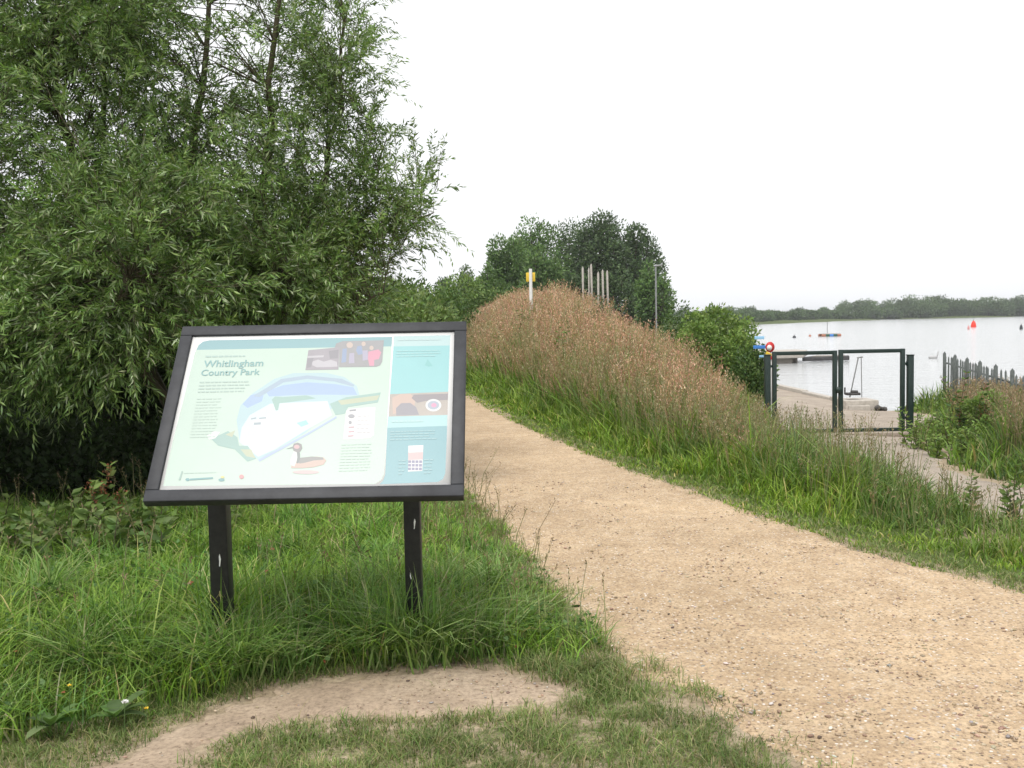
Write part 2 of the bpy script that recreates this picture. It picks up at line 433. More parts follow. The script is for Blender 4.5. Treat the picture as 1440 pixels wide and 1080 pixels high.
# A. tall lush grass round the sign, left of the path
def keepA(x, y):
    l = XL(y) - x; m_ = sdf(x, y, MUD)
    front = sst(4.22, 4.42, y + .9 * np.clip(-1.15 - x, 0, 2.0) - .22 * sst(-.2, .4, x) + .07 * noise(x, y, .5, 4))
    return (l > .0 + .12 * noise(x, y, .6, 9)) * (m_ > .035 + .03 * noise(x, y, .2, 6)) * front * (y < 13) * (.45 + .55 * sst(-.6, .5, noise(x, y, .8, 2)))
x, y = scatter(-8, 1, 2.4, 13, 3400, keepA, 11); r = RS(1)
k = r.uniform(0, 1, len(x)) < np.clip(7.5 / y, .35, 1); x, y = x[k], y[k]
l = XL(y) - x
hh = (.085 + .10 * sst(.1, .9, l)) * (1 + .45 * noise(x, y, .7, 3)) * r.uniform(.5, 1.35, len(x)) * (1 + .45 * sst(.9, .2, np.abs(y - 4.75)) * (x > -1.8))
hh = hh * (.7 + .3 * sst(.0, .25, sdf(x, y, MUD))) * (1 + .35 * sst(5.0, 4.5, y))
und = sst(1.9, 1.0, np.hypot((x + 3.6) / 1.35, y - 9.2)); k = r.uniform(0, 1, len(x)) > und * .85; x, y, hh = x[k], y[k], hh[k]; hh *= np.where(y > 7.3, .7, 1)
cv = noise(x, y, 1.1, 21)[:, None]; col = pick(G1, len(x), r) * (1 + .32 * cv) * np.where(noise(x, y, .8, 25)[:, None] > .25, np.array([[.72, .85, 1.0]]), 1)
mb = MB(); blades(mb, x, y, hh, (.0030 + .0006 * y) * r.uniform(.6, 1.5, len(x)), col * 1.28, 2, .85)
tag(mb.build('verge_grass', M_grass), 'tall lush green grass growing around the posts of the information board', 'grass', kind='stuff')
# coarse floppy tussocks round the feet of the board
r = RS(14); mb = MB()
for cx, cy, n, h_ in ((-.42, 4.44, 320, .36), (-.60, 4.46, 200, .32), (-.18, 4.55, 160, .25), (-1.02, 4.36, 200, .25), (-1.27, 4.30, 320, .33), (-.35, 5.0, 200, .3), (-1.9, 4.3, 220, .28), (-.1, 5.4, 200, .28), (-2.4, 5.0, 200, .3), (.0, 4.85, 180, .24), (-1.35, 4.5, 150, .26), (-2.1, 3.8, 160, .22)):
    x = cx + r.normal(0, .07, n); y = cy + r.normal(0, .05, n); th = r.uniform(0, 6.283, n)
    blades(mb, x, y, h_ * r.uniform(.7, 1.5, n), r.uniform(.005, .011, n), pick([(.20, .32, .08, 3), (.30, .38, .15, 2), (.13, .24, .05, 3), (.38, .36, .2, .5)], n, r), 15 + int(cx * 10) % 7, .9)
tag(mb.build('coarse_grass', M_grass), 'coarse arching grass tussocks around the feet of the black posts', 'grass', kind='stuff')
# small broad leaves mixed in near the soil
x, y = scatter(-4.5, .4, 2.6, 6.5, 700, lambda x, y: keepA(x, y) * (.15 + .85 * (noise(x, y, .6, 71) > .1)) * sst(6.5, 4.2, y), 17); n = len(x); z = height(x, y); mb = MB()
for q in range(3):
    a = r.uniform(0, 6.283, n); d = unit(np.stack([np.cos(a), np.sin(a), r.uniform(-.1, .7, n)], 1)); p = np.stack([x, y, z + r.uniform(.02, .17, n)], 1)
    L = r.uniform(.014, .040, n); diamonds(mb, p, d, L, L * r.uniform(.5, .8, n), pick([(.09, .18, .045, 3), (.13, .22, .07, 2), (.06, .12, .035, 2), (.28, .10, .05, .15)], n, r), r, .1)
tag(mb.build('clover_leaves', M_grass), 'small clover and weed leaves mixed through the grass by the soil', 'weeds', kind='stuff')
# seed heads leaning over the path edge
x, y = scatter(-4, 1, 4.3, 9.5, 60, lambda x, y: keepA(x, y) * (.35 + .65 * (XL(y) - x < .7)), 15); r = RS(3); n = len(x)
mb = MB(); seedheads(mb, x, y, r.uniform(.28, .46, n), 5, pick([(.16, .18, .07, 1), (.22, .2, .1, 1)], n, r), pick([(.22, .16, .10, 1), (.27, .21, .12, 1)], n, r), 9, .26, .008, .009, lean=.35)
tag(mb.build('seeding_grass', M_grass), 'thin seeding grass stalks nodding over the left edge of the gravel path', 'grass', kind='stuff')
# B. short turf in the foreground
def keepB(x, y):
    l = XL(y) - x; m_ = sdf(x, y, MUD) + .03 * noise(x, y, .25, 6)
    soft = sst(-.20, .16, l + .14 * noise(x, y, .4, 10) + .06 * noise(x, y, .12, 17))
    thin = .35 + .65 * sst(-.5, .25, noise(x, y, .35, 14))
    tuft = .22 * (noise(x, y, .3, 44) > .55) * (m_ > -.5) * (x > -.35)
    return np.where(m_ > -.02, soft * thin * sst(-.02, .06, m_), tuft) * (y < 5.6) * ((x > -1.45 + .3 * (y < 3.4)) | (y < 3.0) | (x > -2.4)) * (1 - .8 * keepA(x, y))
x, y = scatter(-2.2, 1.3, 2.2, 5.6, 17000, keepB, 21); r = RS(4); n = len(x)
hh = r.uniform(.025, .07, n) * (1 + .45 * noise(x, y, .45, 19)) * np.where(y > 4.1, 1.5, 1)
mb = MB(); blades(mb, x, y, hh, r.uniform(.0022, .0048, n), pick(G2, n, r) * (1 + .22 * noise(x, y, .8, 23))[:, None], 5, .75)
x, y = scatter(-2.2, 1.0, 2.2, 4.1, 55, keepB, 22); n = len(x)
blades(mb, x, y, r.uniform(.07, .16, n), r.uniform(.002, .004, n), pick([(.30, .26, .13, 1), (.16, .18, .07, 1)], n, r), 6, .7)
tag(mb.build('turf', M_grass), 'short dry worn turf in the foreground beside the bare soil', 'turf', kind='stuff')
# C. right hand verge
def keepC(x, y):
    o = x - XR(y); tr = sdf(x, y, TRACK)
    return (o > -.05 + .09 * noise(x, y, .5, 3)) * (o < 3.4) * (tr > .1 + .2 * noise(x, y, .7, 5)) * (.4 + .6 * sst(-.6, .5, noise(x, y, .9, 2)))
x, y = scatter(-2, 7, 4.2, 30, 2000, keepC, 31); r = RS(6)
k = r.uniform(0, 1, len(x)) < np.clip(8 / y, .12, 1) ** 1.3; x, y = x[k], y[k]; n = len(x)
o = x - XR(y)
hh = (.05 + .37 * sst(.15, .8, o)) * (1 + .4 * noise(x, y, 1.2, 7)) * r.uniform(.55, 1.25, n) * (1 - .58 * sst(1.9, 2.7, x) * sst(8.6, 7.0, y)) * (1 - .22 * sst(2.5, 3.1, x) * sst(14, 11, y)) * (1 + .35 * noise(x, y, .5, 81)) * (1 - .12 * sst(9.5, 10.5, y) * sst(2.2, 2.8, x) * sst(15, 13, y))
mx = sst(.3, 1.1, o + .5 * noise(x, y, 1.5, 4))[:, None]
col = pick(G1, n, r) * (1 - mx) + pick(GD + [(.16, .17, .07, 2)], n, r) * mx
mb = MB(); blades(mb, x, y, hh * np.where(r.uniform(0, 1, n) < .04, 1.5, 1), (.0035 + .0008 * y) * r.uniform(.6, 1.5, n), col * np.array([1.38, 1.3, 1.05]), 7, .66)
x, y = scatter(-2, 4.5, 4.2, 16, 6500, lambda x, y: sst(-.13, .05, x - XR(y) + .07 * noise(x, y, .45, 91) + .04 * noise(x, y, .13, 92)) * (x - XR(y) < .45) * sst(.5, .2, x - XR(y)) * (.35 + .65 * (noise(x, y, .3, 93) > -.2)), 34)
k = r.uniform(0, 1, len(x)) < np.clip(5.5 / y, .2, 1); x, y = x[k], y[k]; n = len(x)
blades(mb, x, y, r.uniform(.02, .075, n), (.0018 + .0005 * y) * r.uniform(.7, 1.3, n), pick(G2, n, r), 36, .8)
x, y = scatter(-2, 1, 5.0, 12, 5000, lambda x, y: sst(-.13, .05, XL(y) - x + .07 * noise(x, y, .45, 94) + .04 * noise(x, y, .13, 95)) * (XL(y) - x < .25), 35)
k = r.uniform(0, 1, len(x)) < np.clip(5.5 / y, .2, 1); x, y = x[k], y[k]; n = len(x)
mb2 = MB(); blades(mb2, x, y, r.uniform(.02, .08, n), (.0018 + .0005 * y) * r.uniform(.7, 1.3, n), pick(G2, n, r), 37, .8)
tag(mb2.build('edge_turf', M_grass), 'short dry turf fringe along the left edge of the gravel path', 'turf', kind='stuff')
tag(mb.build('verge_grass', M_grass), 'green verge grass along the right edge of the gravel path below the bank', 'grass', kind='stuff')
x, y = scatter(.5, 6, 5, 13, 100, lambda x, y: keepC(x, y) * (x - XR(y) > .5), 33); n = len(x)
mb = MB(); seedheads(mb, x, y, r.uniform(.38, .76, n) * (1 - .5 * sst(1.9, 2.9, x) * sst(8.8, 7.2, y)) * (1 - .12 * sst(9.5, 11, y) * sst(2, 2.8, x)), 8, pick([(.17, .19, .08, 1), (.25, .22, .11, 1)], n, r), pick([(.26, .2, .12, 1), (.24, .24, .13, 1)], n, r), 11, .27, .018, .010)
tag(mb.build('seeding_grass', M_grass), 'pale seeding grass standing in the verge between the path and the gates', 'grass', kind='stuff')

# D. tall reddish grass on the bank
def onbank(x, y):
    return bankd(x, y)
def keepD(x, y):
    tr = sdf(x, y, TRACK); d = onbank(x, y)
    return (y > 9.3) * (y < 48) * (d < 1.0 + .1 * noise(x, y, 1.4, 6)) * (tr > .25) * (x - XR(y) > .85) * (.45 + .55 * sst(-.5, .4, noise(x, y, 1.7, 12)))
x, y = scatter(-9, 6.5, 9, 48, 420, keepD, 41); r = RS(7)
k = r.uniform(0, 1, len(x)) < np.clip(17 / y, .3, 1); x, y = x[k], y[k]; n = len(x)
red = sst(-.35, .5, noise(x, y, 2.6, 18) - .9 * sst(-.2, -.85, (x - np.interp(y, BY, BXc)) / np.interp(y, BY, BW)) + .35 * (1 - onbank(x, y)) + .10 * (y - 13).clip(-4, 6) - .25 * (noise(x, y, .8, 91) > .45) - .9 * sst(.35, .9, (x - np.interp(y, BY, BXc)) / np.interp(y, BY, BW)))[:, None]
head = pick([(.60, .35, .26, 4), (.70, .45, .33, 3), (.44, .22, .16, 3), (.62, .52, .36, 1.5)], n, r, .2) * red + pick([(.36, .31, .18, 2), (.25, .24, .12, 2), (.34, .22, .13, 1)], n, r) * (1 - red)
stk = pick([(.34, .27, .15, 2), (.22, .26, .10, 2), (.38, .22, .15, 1)], n, r)
hh = r.uniform(.38, .98, n) * (1 + .32 * noise(x, y, 1.0, 5)) * (1 - .35 * sst(.45, 1.0, onbank(x, y)) * (x > np.interp(y, BY, BXc))) * np.clip(.45 + (y - 9) * .085, .45, 1)
mb = MB(); seedheads(mb, x, y, hh, 9, stk, head, 11, .34, .03, .013, .0030)
tag(mb.build('reddish_grass', M_grass), 'tall reddish brown seeding grass covering the bank right of the path', 'grass', kind='stuff')
x, y = scatter(-9, 6.5, 9, 48, 560, lambda x, y: (keepD(x, y) > 0) * 1.0, 43)
k = r.uniform(0, 1, len(x)) < np.clip(15 / y, .3, 1); x, y = x[k], y[k]; n = len(x)
gm = (sst(-.1, .8, noise(x, y, 1.3, 55)) * sst(.75, .3, onbank(x, y)))[:, None]
col = pick(G1 + [(.26, .25, .10, 3)], n, r) * (1 - gm) + pick([(.34, .28, .15, 2), (.42, .33, .2, 1), (.17, .25, .06, 4)], n, r) * gm
mb = MB(); blades(mb, x, y, r.uniform(.25, .72, n) * (1 + .4 * noise(x, y, .9, 13)) * np.clip(.6 + (y - 9) * .08, .6, 1), (.006 + .0009 * y) * r.uniform(.6, 1.4, n), col, 9, .4)
tag(mb.build('bank_grass', M_grass), 'dense olive grass at the foot of the reddish seeding stalks on the bank', 'grass', kind='stuff')

# E. rough growth right of the slipway and general rough grass further off
def keepE(x, y):
    tr = sdf(x, y, TRACK)
    return (x > 5.0) * (x > 5.0 + 0 * y) * (y > 8.8) * (tr > .12 + .15 * noise(x, y, .8, 5)) * (sdf(x, y, LAKE) > .35)
x, y = scatter(5, 14, 8.8, 25, 520, lambda x, y: keepE(x, y) * (x - y * .27 > 1.2), 51); r = RS(8)
k = r.uniform(0, 1, len(x)) < np.clip(13 / y, .4, 1); x, y = x[k], y[k]; n = len(x)
e = sst(.1, .9, sdf(x, y, TRACK))
hh = (.16 + .52 * e) * (1 + .35 * noise(x, y, 1.5, 7)) * r.uniform(.5, 1.25, n)
mb = MB(); blades(mb, x, y, hh, (.006 + .0009 * y) * r.uniform(.6, 1.4, n), pick(GD + G1 + [(.24, .24, .10, 4)], n, r), 12, .45)
tag(mb.build('rough_grass', M_grass), 'rough green grass in the corner between the slipway and the lakeside fence', 'grass', kind='stuff')
x, y = scatter(5, 13, 9, 22, 150, lambda x, y: keepE(x, y) * (sdf(x, y, TRACK) > .6) * (x - y * .27 > 1.3), 53); n = len(x)
mb = MB(); seedheads(mb, x, y, r.uniform(.6, 1.0, n), 13, pick([(.22, .18, .10, 1)], n, r), pick([(.34, .22, .15, 2), (.36, .29, .2, 2), (.24, .2, .1, 1)], n, r), 11, .34, .03, .012)
tag(mb.build('seeding_grass', M_grass), 'pinkish seeding grass standing between the right gate post and the fence', 'grass', kind='stuff')
# far rough grass: left side beyond the sign, and behind the bank
def keepF(x, y):
    return (PTH(x, y) > .1) * (sdf(x, y, LAKE) > .6) * (sdf(x, y, TRACK) > .1) * ((x < XL(y)) | (x > 4.2 + .0 * y))
x, y = scatter(-22, 16, 11, 60, 60, keepF, 61); r = RS(9); n = len(x)
mb = MB(); blades(mb, x, y, r.uniform(.15, .5, n), (.006 + .0012 * y) * r.uniform(.7, 1.4, n), pick(G1 + [(.16, .17, .06, 3)], n, r), 14, .5)
tag(mb.build('meadow_grass', M_grass), 'rough meadow grass behind the willow and beyond the bank', 'grass', kind='stuff')

# gravel stones scattered on path and soil
ico = np.array([(0, 0, 1), (1, 0, 0), (0, 1, 0), (-1, 0, 0), (0, -1, 0), (0, 0, -1)], float)
icf = np.array([(0, 1, 2), (0, 2, 3), (0, 3, 4), (0, 4, 1), (5, 2, 1), (5, 3, 2), (5, 4, 3), (5, 1, 4)])
# one subdivision of the octahedron
def subdiv(v, f):
    v = list(map(tuple, v)); idx = {}; nf = []
    def mid(a, b):
        k = (min(a, b), max(a, b))
        if k not in idx:
            p = np.array(v[a]) + np.array(v[b]); v.append(tuple(p / np.linalg.norm(p))); idx[k] = len(v) - 1
        return idx[k]
    for a, b, c in f:
        ab, bc, ca = mid(a, b), mid(b, c), mid(c, a); nf += [(a, ab, ca), (ab, b, bc), (ca, bc, c), (ab, bc, ca)]
    return np.array(v), np.array(nf)
sv, sf = subdiv(ico, icf)
def stones(name, x, y, s, pal, label, seed, lift=.1):
    r = RS(seed); n = len(x); z = height(x, y, False) + .008
    k = len(sv); sc = np.stack([s * r.uniform(.8, 1.5, n), s * r.uniform(.6, 1.0, n), s * r.uniform(.35, .6, n)], 1)
    v = sv[None] * (1 + r.uniform(-.22, .22, (n, k, 1))) * sc[:, None]
    a = r.uniform(0, 6.283, n); ca, sa = np.cos(a)[:, None], np.sin(a)[:, None]
    vx = v[..., 0] * ca - v[..., 1] * sa + x[:, None]; vy = v[..., 0] * sa + v[..., 1] * ca + y[:, None]; vz = v[..., 2] + (z + s * lift)[:, None]
    f = sf[None] + (np.arange(n) * k)[:, None, None]
    mb = MB(); mb.add(np.stack([vx, vy, vz], -1).reshape(-1, 3), f.reshape(-1, 3), np.repeat(pick(pal, n, r, .2), k, 0))
    tag(mb.build(name, M_stone, smooth=False), label, 'gravel', kind='stuff')
onp = lambda x, y: (PTH(x, y) < -.02) * 1.0
PAL = [(.44, .33, .225, 7), (.52, .43, .32, 4), (.30, .21, .15, 3), (.62, .58, .52, .8), (.12, .09, .07, .7), (.35, .33, .31, 1)]
x1, y1 = scatter(-.8, 4, 2.4, 9.5, 1700, lambda x, y: onp(x, y) * (.35 + .65 * sst(-.3, .7, noise(x, y, 1.1, 61) + .8 * sst(4.6, 3.0, y))), 71); r = RS(10)
k = r.uniform(0, 1, len(x1)) < np.clip(3.6 / y1, .1, 1) ** 1.2; x1, y1 = x1[k], y1[k]
stones('gravel', x1, y1, .0016 + .0028 * r.exponential(.9, len(x1)).clip(0, 2.8) * (1 + .3 * sst(4.2, 3.0, y1)), PAL, 'loose stones scattered over the sandy gravel path', 11)
x1, y1 = scatter(-1.8, .3, 2.8, 4.6, 900, lambda x, y: (sdf(x, y, MUD) < -.01) * (.3 + .7 * (x > -.5)), 72)
stones('gravel', x1, y1, .0014 + .0024 * r.exponential(.8, len(x1)).clip(0, 3.2), PAL, 'small stones lying on the bare soil in front of the board', 12)

# ------------------------------------------------------------------ woody plants
def make_leaves(mb, c, rad, n, L, pal, r, up=.35, shell=.55, flat=1.0):
    """n leaf faces through an ellipsoid; denser towards its surface"""
    d = unit(r.normal(0, 1, (n, 3))); q = (shell + (1 - shell) * r.uniform(0, 1, n) ** .6) * r.uniform(.82, 1.12, n)
    p = np.array(c) + d * q[:, None] * np.array(rad)
    ld = unit(d * .8 + r.normal(0, .8, (n, 3)) + np.array([0, 0, up]))
    diamonds(mb, p, ld, L * r.uniform(.6, 1.5, n), L * r.uniform(.35, .75, n), pick(pal, n, r, .22), r)

def crown_lobes(c, rad, nl, r, lobe=.42):
    out = []
    for i in range(nl):
        d = unit(r.normal(0, 1, 3)); d[2] = max(d[2], -.75)
        q = r.uniform(.45, .80)
        p = np.array(c) + d * q * np.array(rad); s = lobe * r.uniform(.6, 1.25)
        out.append((p, np.array(rad) * s * r.uniform(.8, 1.2, 3)))
    return out

def tree(name, label, cat, base, c, rad, nleaf, L, pal, seed, group=None, nl=16, lobe=.42, trunk=.12, stems=1, stem_name='trunk', mat=None):
    """crown centre c and radii in world metres; limbs run from the base to every lobe"""
    r = RS(seed); base = np.array(base, float); base[2] = float(height(np.array([base[0]]), np.array([base[1]]))[0])
    root = empty(name, tuple(base), label, cat, group)
    lobes = crown_lobes(c, rad, nl, r, lobe)
    mb = MB(); vol = np.array([np.prod(l[1]) ** (2 / 3) for l in lobes]); vol /= vol.sum()
    for (p, rr), w in zip(lobes, vol):
        sh = r.uniform(.75, 1.2)
        make_leaves(mb, p, rr, int(nleaf * w), L, [(a * sh, b * sh, cc_ * sh, w_) for a, b, cc_, w_ in pal], r)
    part(mb, 'crown', mat or M_tree, root)
    mb = MB()
    for s in range(stems):
        b0 = base + np.array([r.normal(0, .12 * stems ** .5), r.normal(0, .08), -.05]) * (stems > 1) - np.array([0, 0, .05])
        fk = base * .55 + np.array(c) * .45 + r.normal(0, .12, 3) * rad[0] * .5
        mid = (b0 + fk) / 2 + r.normal(0, .04, 3) * rad[0]
        mb.tube([b0, mid, fk], [trunk, trunk * .8, trunk * .6], 7)
        for p, rr in lobes[s::stems]:
            m1 = (fk + p) / 2 + r.normal(0, .08, 3) * rad[0]; m1[2] += .05 * rad[2]
            mb.tube([fk, m1, p, p + (p - fk) * .15], [trunk * .5, trunk * .32, trunk * .16, trunk * .05], 5)
    part(mb, stem_name, M_bark, root)
    return root

# the large willow ------------------------------------------------
rw = RS(2024)
WB = np.array([-2.75, 9.3, .08])
limbs = []
def limb(pts, r0_, r1_, w=.06):
    P = [WB + np.array([rw.normal(0, .16), rw.normal(0, .14), 0])] + [at(*p) for p in pts]
    P = np.array(P); n = 16
    s = np.linspace(0, len(P) - 1, n); i = np.clip(s.astype(int), 0, len(P) - 2); f = s - i
    # catmull-rom through the joints
    Pm = np.concatenate([[2 * P[0] - P[1]], P, [2 * P[-1] - P[-2]]])
    a, b, c, d = Pm[i], Pm[i + 1], Pm[i + 2], Pm[i + 3]; f = f[:, None]
    Q = .5 * (2 * b + (c - a) * f + (2 * a - 5 * b + 4 * c - d) * f ** 2 + (3 * b - a - 3 * c + d) * f ** 3)
    Q[1:] += rw.normal(0, w * .35, (n - 1, 3)); limbs.append((Q, np.linspace(r0_, r1_ * .7, n) ** 1.0 * .85))
limb([(345, 470, 9.2), (350, 370, 9.0), (378, 230, 8.9), (385, 60, 8.8), (420, -160, 8.8)], .085, .02)
limb([(290, 470, 9.4), (268, 330, 9.3), (276, 180, 9.3), (292, 0, 9.2), (300, -220, 9.2)], .075, .018)
limb([(230, 470, 9.2), (150, 330, 9.0), (95, 200, 8.9), (70, 60, 8.8), (30, -220, 8.7)], .085, .018)
limb([(240, 480, 9.5), (150, 330, 9.7), (146, 120, 9.6), (140, -100, 9.5)], .07, .018)
limb([(390, 480, 9.0), (440, 400, 8.9), (500, 350, 8.8), (560, 315, 8.7), (612, 296, 8.7)], .05, .008)
limb([(190, 510, 8.6), (60, 430, 8.0), (-110, 380, 7.6)], .06, .015)
limb([(350, 480, 9.1), (420, 350, 9.1), (465, 200, 9.0), (480, 70, 9.0), (470, -60, 9)], .055, .012)
limb([(300, 520, 8.7), (235, 440, 8.0), (180, 400, 7.4)], .045, .012)
limb([(420, 500, 8.8), (500, 440, 8.6), (545, 400, 8.5)], .035, .008)
limb([(120, 420, 9.3), (-60, 260, 9.2), (-180, 60, 9.1), (-200, -200, 9)], .07, .018)
limb([(330, 500, 8.8), (370, 430, 8.4), (420, 400, 8.1)], .035, .01)
limb([(390, 450, 9.0), (460, 330, 8.8), (520, 260, 8.8), (545, 190, 8.8)], .04, .008)
ENV = [(300, 330, 9.1, 260, 200, 1.5, 260), (345, 90, 9.0, 185, 210, 1.3, 105), (80, 230, 8.8, 230, 300, 1.5, 400), (60, 20, 9.0, 200, 150, 1.3, 230),
       (455, 280, 8.9, 95, 130, .9, 55), (575, 285, 8.7, 48, 60, .35, 17), (530, 340, 8.7, 70, 45, .5, 28), (462, 75, 9, 50, 120, .6, 36),
       (140, 430, 7.5, 190, 100, .55, 110), (390, 400, 8.3, 110, 55, .6, 75), (440, 430, 8.8, 90, 45, .8, 55), (60, 470, 7.6, 200, 60, .7, 80), (-120, 480, 7.2, 150, 100, .8, 60), (200, 330, 7.6, 160, 90, .7, 60), (370, 440, 8.8, 110, 50, .7, 45),
       (-250, 200, 9, 200, 350, 1.5, 90), (180, -230, 9, 380, 150, 1.5, 110), (512, 180, 8.9, 30, 70, .4, 12)]
LP_ = np.concatenate([q[4:] for q, _ in limbs]); LR_ = np.concatenate([rr[4:] for _, rr in limbs])
tw_p, tw_d, tw_l = [], [], []
mbt = MB()
for Q, rr in limbs: mbt.tube(Q, rr, 8)
for (px, py, Yc, rx, ry, rd, n) in ENV:
    d = unit(rw.normal(0, 1, (n, 3))) * (rw.uniform(.1, 1, (n, 1)) ** .5)
    for q in d:
        c = at(px + q[0] * rx, py + q[1] * ry, Yc + q[2] * rd)
        if c[2] < .25: continue
        dist = np.linalg.norm((LP_ - c) * np.array([1, 1, 1]) + np.array([0, 0, .25]), axis=1); j = int(np.argmin(dist + rw.uniform(0, .3, len(dist))))
        s = LP_[j]; L = np.linalg.norm(c - s)
        bd = unit(c - s + 1e-6)
        m1 = (s + c) / 2 + np.array([0, 0, .12 * L]) + rw.normal(0, .05, 3) * L
        e = c + unit(bd + np.array([0, 0, .1])) * .25
        br = min(LR_[j] * .5, .003 + .0045 * L)
        mbt.tube([s, m1, c, e], [br, br * .7, .0035, .0015], 5, cap=False)
        for k in range(8):
            t_ = rw.uniform(.1, 1.0); p0 = (m1 * (1 - t_) + c * t_) if k < 4 else (c * (1 - t_) + e * t_)
            tw_p.append(p0); tw_d.append(unit(bd * .8 + rw.normal(0, .6, 3) + np.array([0, 0, .28]))); tw_l.append(rw.uniform(.2, .48))
tw_p = np.array(tw_p); tw_d = np.array(tw_d); tw_l = np.array(tw_l); nt_ = len(tw_p)
mbl = MB(); mbw = MB()
def twp(t): return tw_p + tw_d * (tw_l * t)[:, None] + np.array([0, 0, -1.]) * (tw_l * .28 * t ** 2)[:, None]
def twt(t): return unit(tw_d + np.array([0, 0, -1.]) * (.56 * t))
wcol = [(.145, .235, .058, 5), (.20, .295, .08, 4), (.10, .175, .044, 3), (.34, .40, .23, 1.8)]
twc = (1 + .3 * noise(tw_p[:, 0] * 1.1 + tw_p[:, 2], tw_p[:, 1] + tw_p[:, 2] * .7, 1.4, 5) + rw.normal(0, .12, nt_)).clip(.5, 1.6)
twL = np.where(tw_p[:, 1] < 8.1, 1.2, .95) * rw.uniform(.8, 1.15, nt_)
for k in range(21):
    t_ = .1 + .9 * k / 20.
    p = twp(t_); tg = twt(t_); side = unit(np.cross(tg, rw.normal(0, 1, (nt_, 3))))
    d = unit(tg * .75 + side * (.7 if k < 20 else .1) + np.array([0, 0, -.18]))
    keep = rw.uniform(0, 1, nt_) < .93
    L = rw.uniform(.040, .082, nt_) * (1.05 - .35 * abs(t_ - .5)) * twL
    diamonds(mbl, p[keep], d[keep], L[keep], rw.uniform(.0105, .0165, keep.sum()), (pick(wcol, nt_, rw, .18) * twc[:, None])[keep], rw, .15)
sd_ = unit(np.cross(tw_d, rw.normal(0, 1, (nt_, 3)))) * .0016
V = []
for t_ in (0, .33, .66, 1): V += [twp(t_) - sd_ * (1.2 - t_), twp(t_) + sd_ * (1.2 - t_)]
b = (np.arange(nt_) * 8)[:, None]
mbt.add(np.stack(V, 1).reshape(-1, 3), np.concatenate([b + np.array([[i, i + 1, i + 3, i + 2]]) for i in (0, 2, 4)]))
wil = empty('willow_tree', tuple(WB), 'large multi-stemmed willow with narrow drooping leaves, behind the information board', 'tree')
part(mbl, 'crown', M_leaf, wil); part(mbt, 'trunk', M_twig, wil)

DK = [(.035, .060, .018, 4), (.05, .085, .024, 3), (.025, .045, .014, 3)]  # dark leaf greens, with the shade under the willow put into the colour
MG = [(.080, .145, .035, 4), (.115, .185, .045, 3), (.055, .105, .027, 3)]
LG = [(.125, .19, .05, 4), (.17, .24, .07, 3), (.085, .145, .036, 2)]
def W(px, py, Y): return at(px, py, Y)
def shrub(name, label, cat, px, ptop, Y, rx, pal, seed, n=9000, L=.07, ry=None, group=None, zb=None, **k):
    top = W(px, ptop, Y); z0 = float(height(np.array([top[0]]), np.array([Y]))[0]); hgt = top[2] - z0
    c = (top[0], Y, z0 + hgt * .52); rad = (rx, ry or rx * .8, hgt * .5)
    return tree(name, label, cat, (top[0], Y, 0), c, rad, n, L, pal, seed, group, nl=k.pop('nl', 16), lobe=k.pop('lobe', .45), trunk=k.pop('trunk', .025), stems=k.pop('stems', 4), stem_name='stems', **k)
# shade side thicket behind and under the willow
gr = 'shrubs in the thicket behind the willow'
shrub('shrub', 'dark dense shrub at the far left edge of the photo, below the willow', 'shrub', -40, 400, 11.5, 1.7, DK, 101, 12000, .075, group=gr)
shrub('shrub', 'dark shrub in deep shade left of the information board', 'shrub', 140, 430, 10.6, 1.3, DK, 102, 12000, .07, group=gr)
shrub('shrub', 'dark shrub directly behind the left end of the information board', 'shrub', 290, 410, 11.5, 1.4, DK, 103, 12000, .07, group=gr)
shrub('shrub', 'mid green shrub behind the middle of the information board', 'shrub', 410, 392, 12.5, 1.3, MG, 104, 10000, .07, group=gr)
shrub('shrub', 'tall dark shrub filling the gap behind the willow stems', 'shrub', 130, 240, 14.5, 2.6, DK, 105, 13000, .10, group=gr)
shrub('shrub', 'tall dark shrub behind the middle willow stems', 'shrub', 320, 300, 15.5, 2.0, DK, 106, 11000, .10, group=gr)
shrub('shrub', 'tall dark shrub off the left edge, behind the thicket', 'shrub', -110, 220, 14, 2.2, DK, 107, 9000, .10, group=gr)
shrub('shrub', 'pale green willow shrub just above the middle of the board', 'shrub', 475, 378, 19, 1.7, LG, 108, 10000, .09)
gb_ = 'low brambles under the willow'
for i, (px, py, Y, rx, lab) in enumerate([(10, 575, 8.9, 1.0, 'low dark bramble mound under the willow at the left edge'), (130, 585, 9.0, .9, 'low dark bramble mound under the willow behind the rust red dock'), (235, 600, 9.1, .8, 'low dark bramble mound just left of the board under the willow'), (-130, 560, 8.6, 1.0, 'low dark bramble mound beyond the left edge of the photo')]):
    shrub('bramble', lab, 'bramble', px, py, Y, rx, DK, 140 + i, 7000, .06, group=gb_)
# hedge line left of the path in the distance
gh = 'hedgerow bushes left of the path'
for i, (px, py, Y, rx, pal, lab) in enumerate([(528, 376, 32, 2.6, LG, 'rounded light green hedge bush right of the willow'), (582, 394, 36, 2.0, MG, 'small mid green hedge bush with rounded top, above the board'),
        (622, 408, 40, 2.2, MG, 'low green hedge bush over the right end of the board'), (655, 398, 46, 2.2, LG, 'pale green bush at the left foot of the reddish bank'), (560, 420, 28, 2.0, LG, 'low yellow-green bush directly above the top rail of the board'),
        (695, 395, 52, 2.2, MG, 'green bush between the dark far trees and the yellow board')]):
    shrub('hedge_bush', lab, 'bush', px, py, Y, rx, pal, 120 + i, 6000, .14, group=gh)
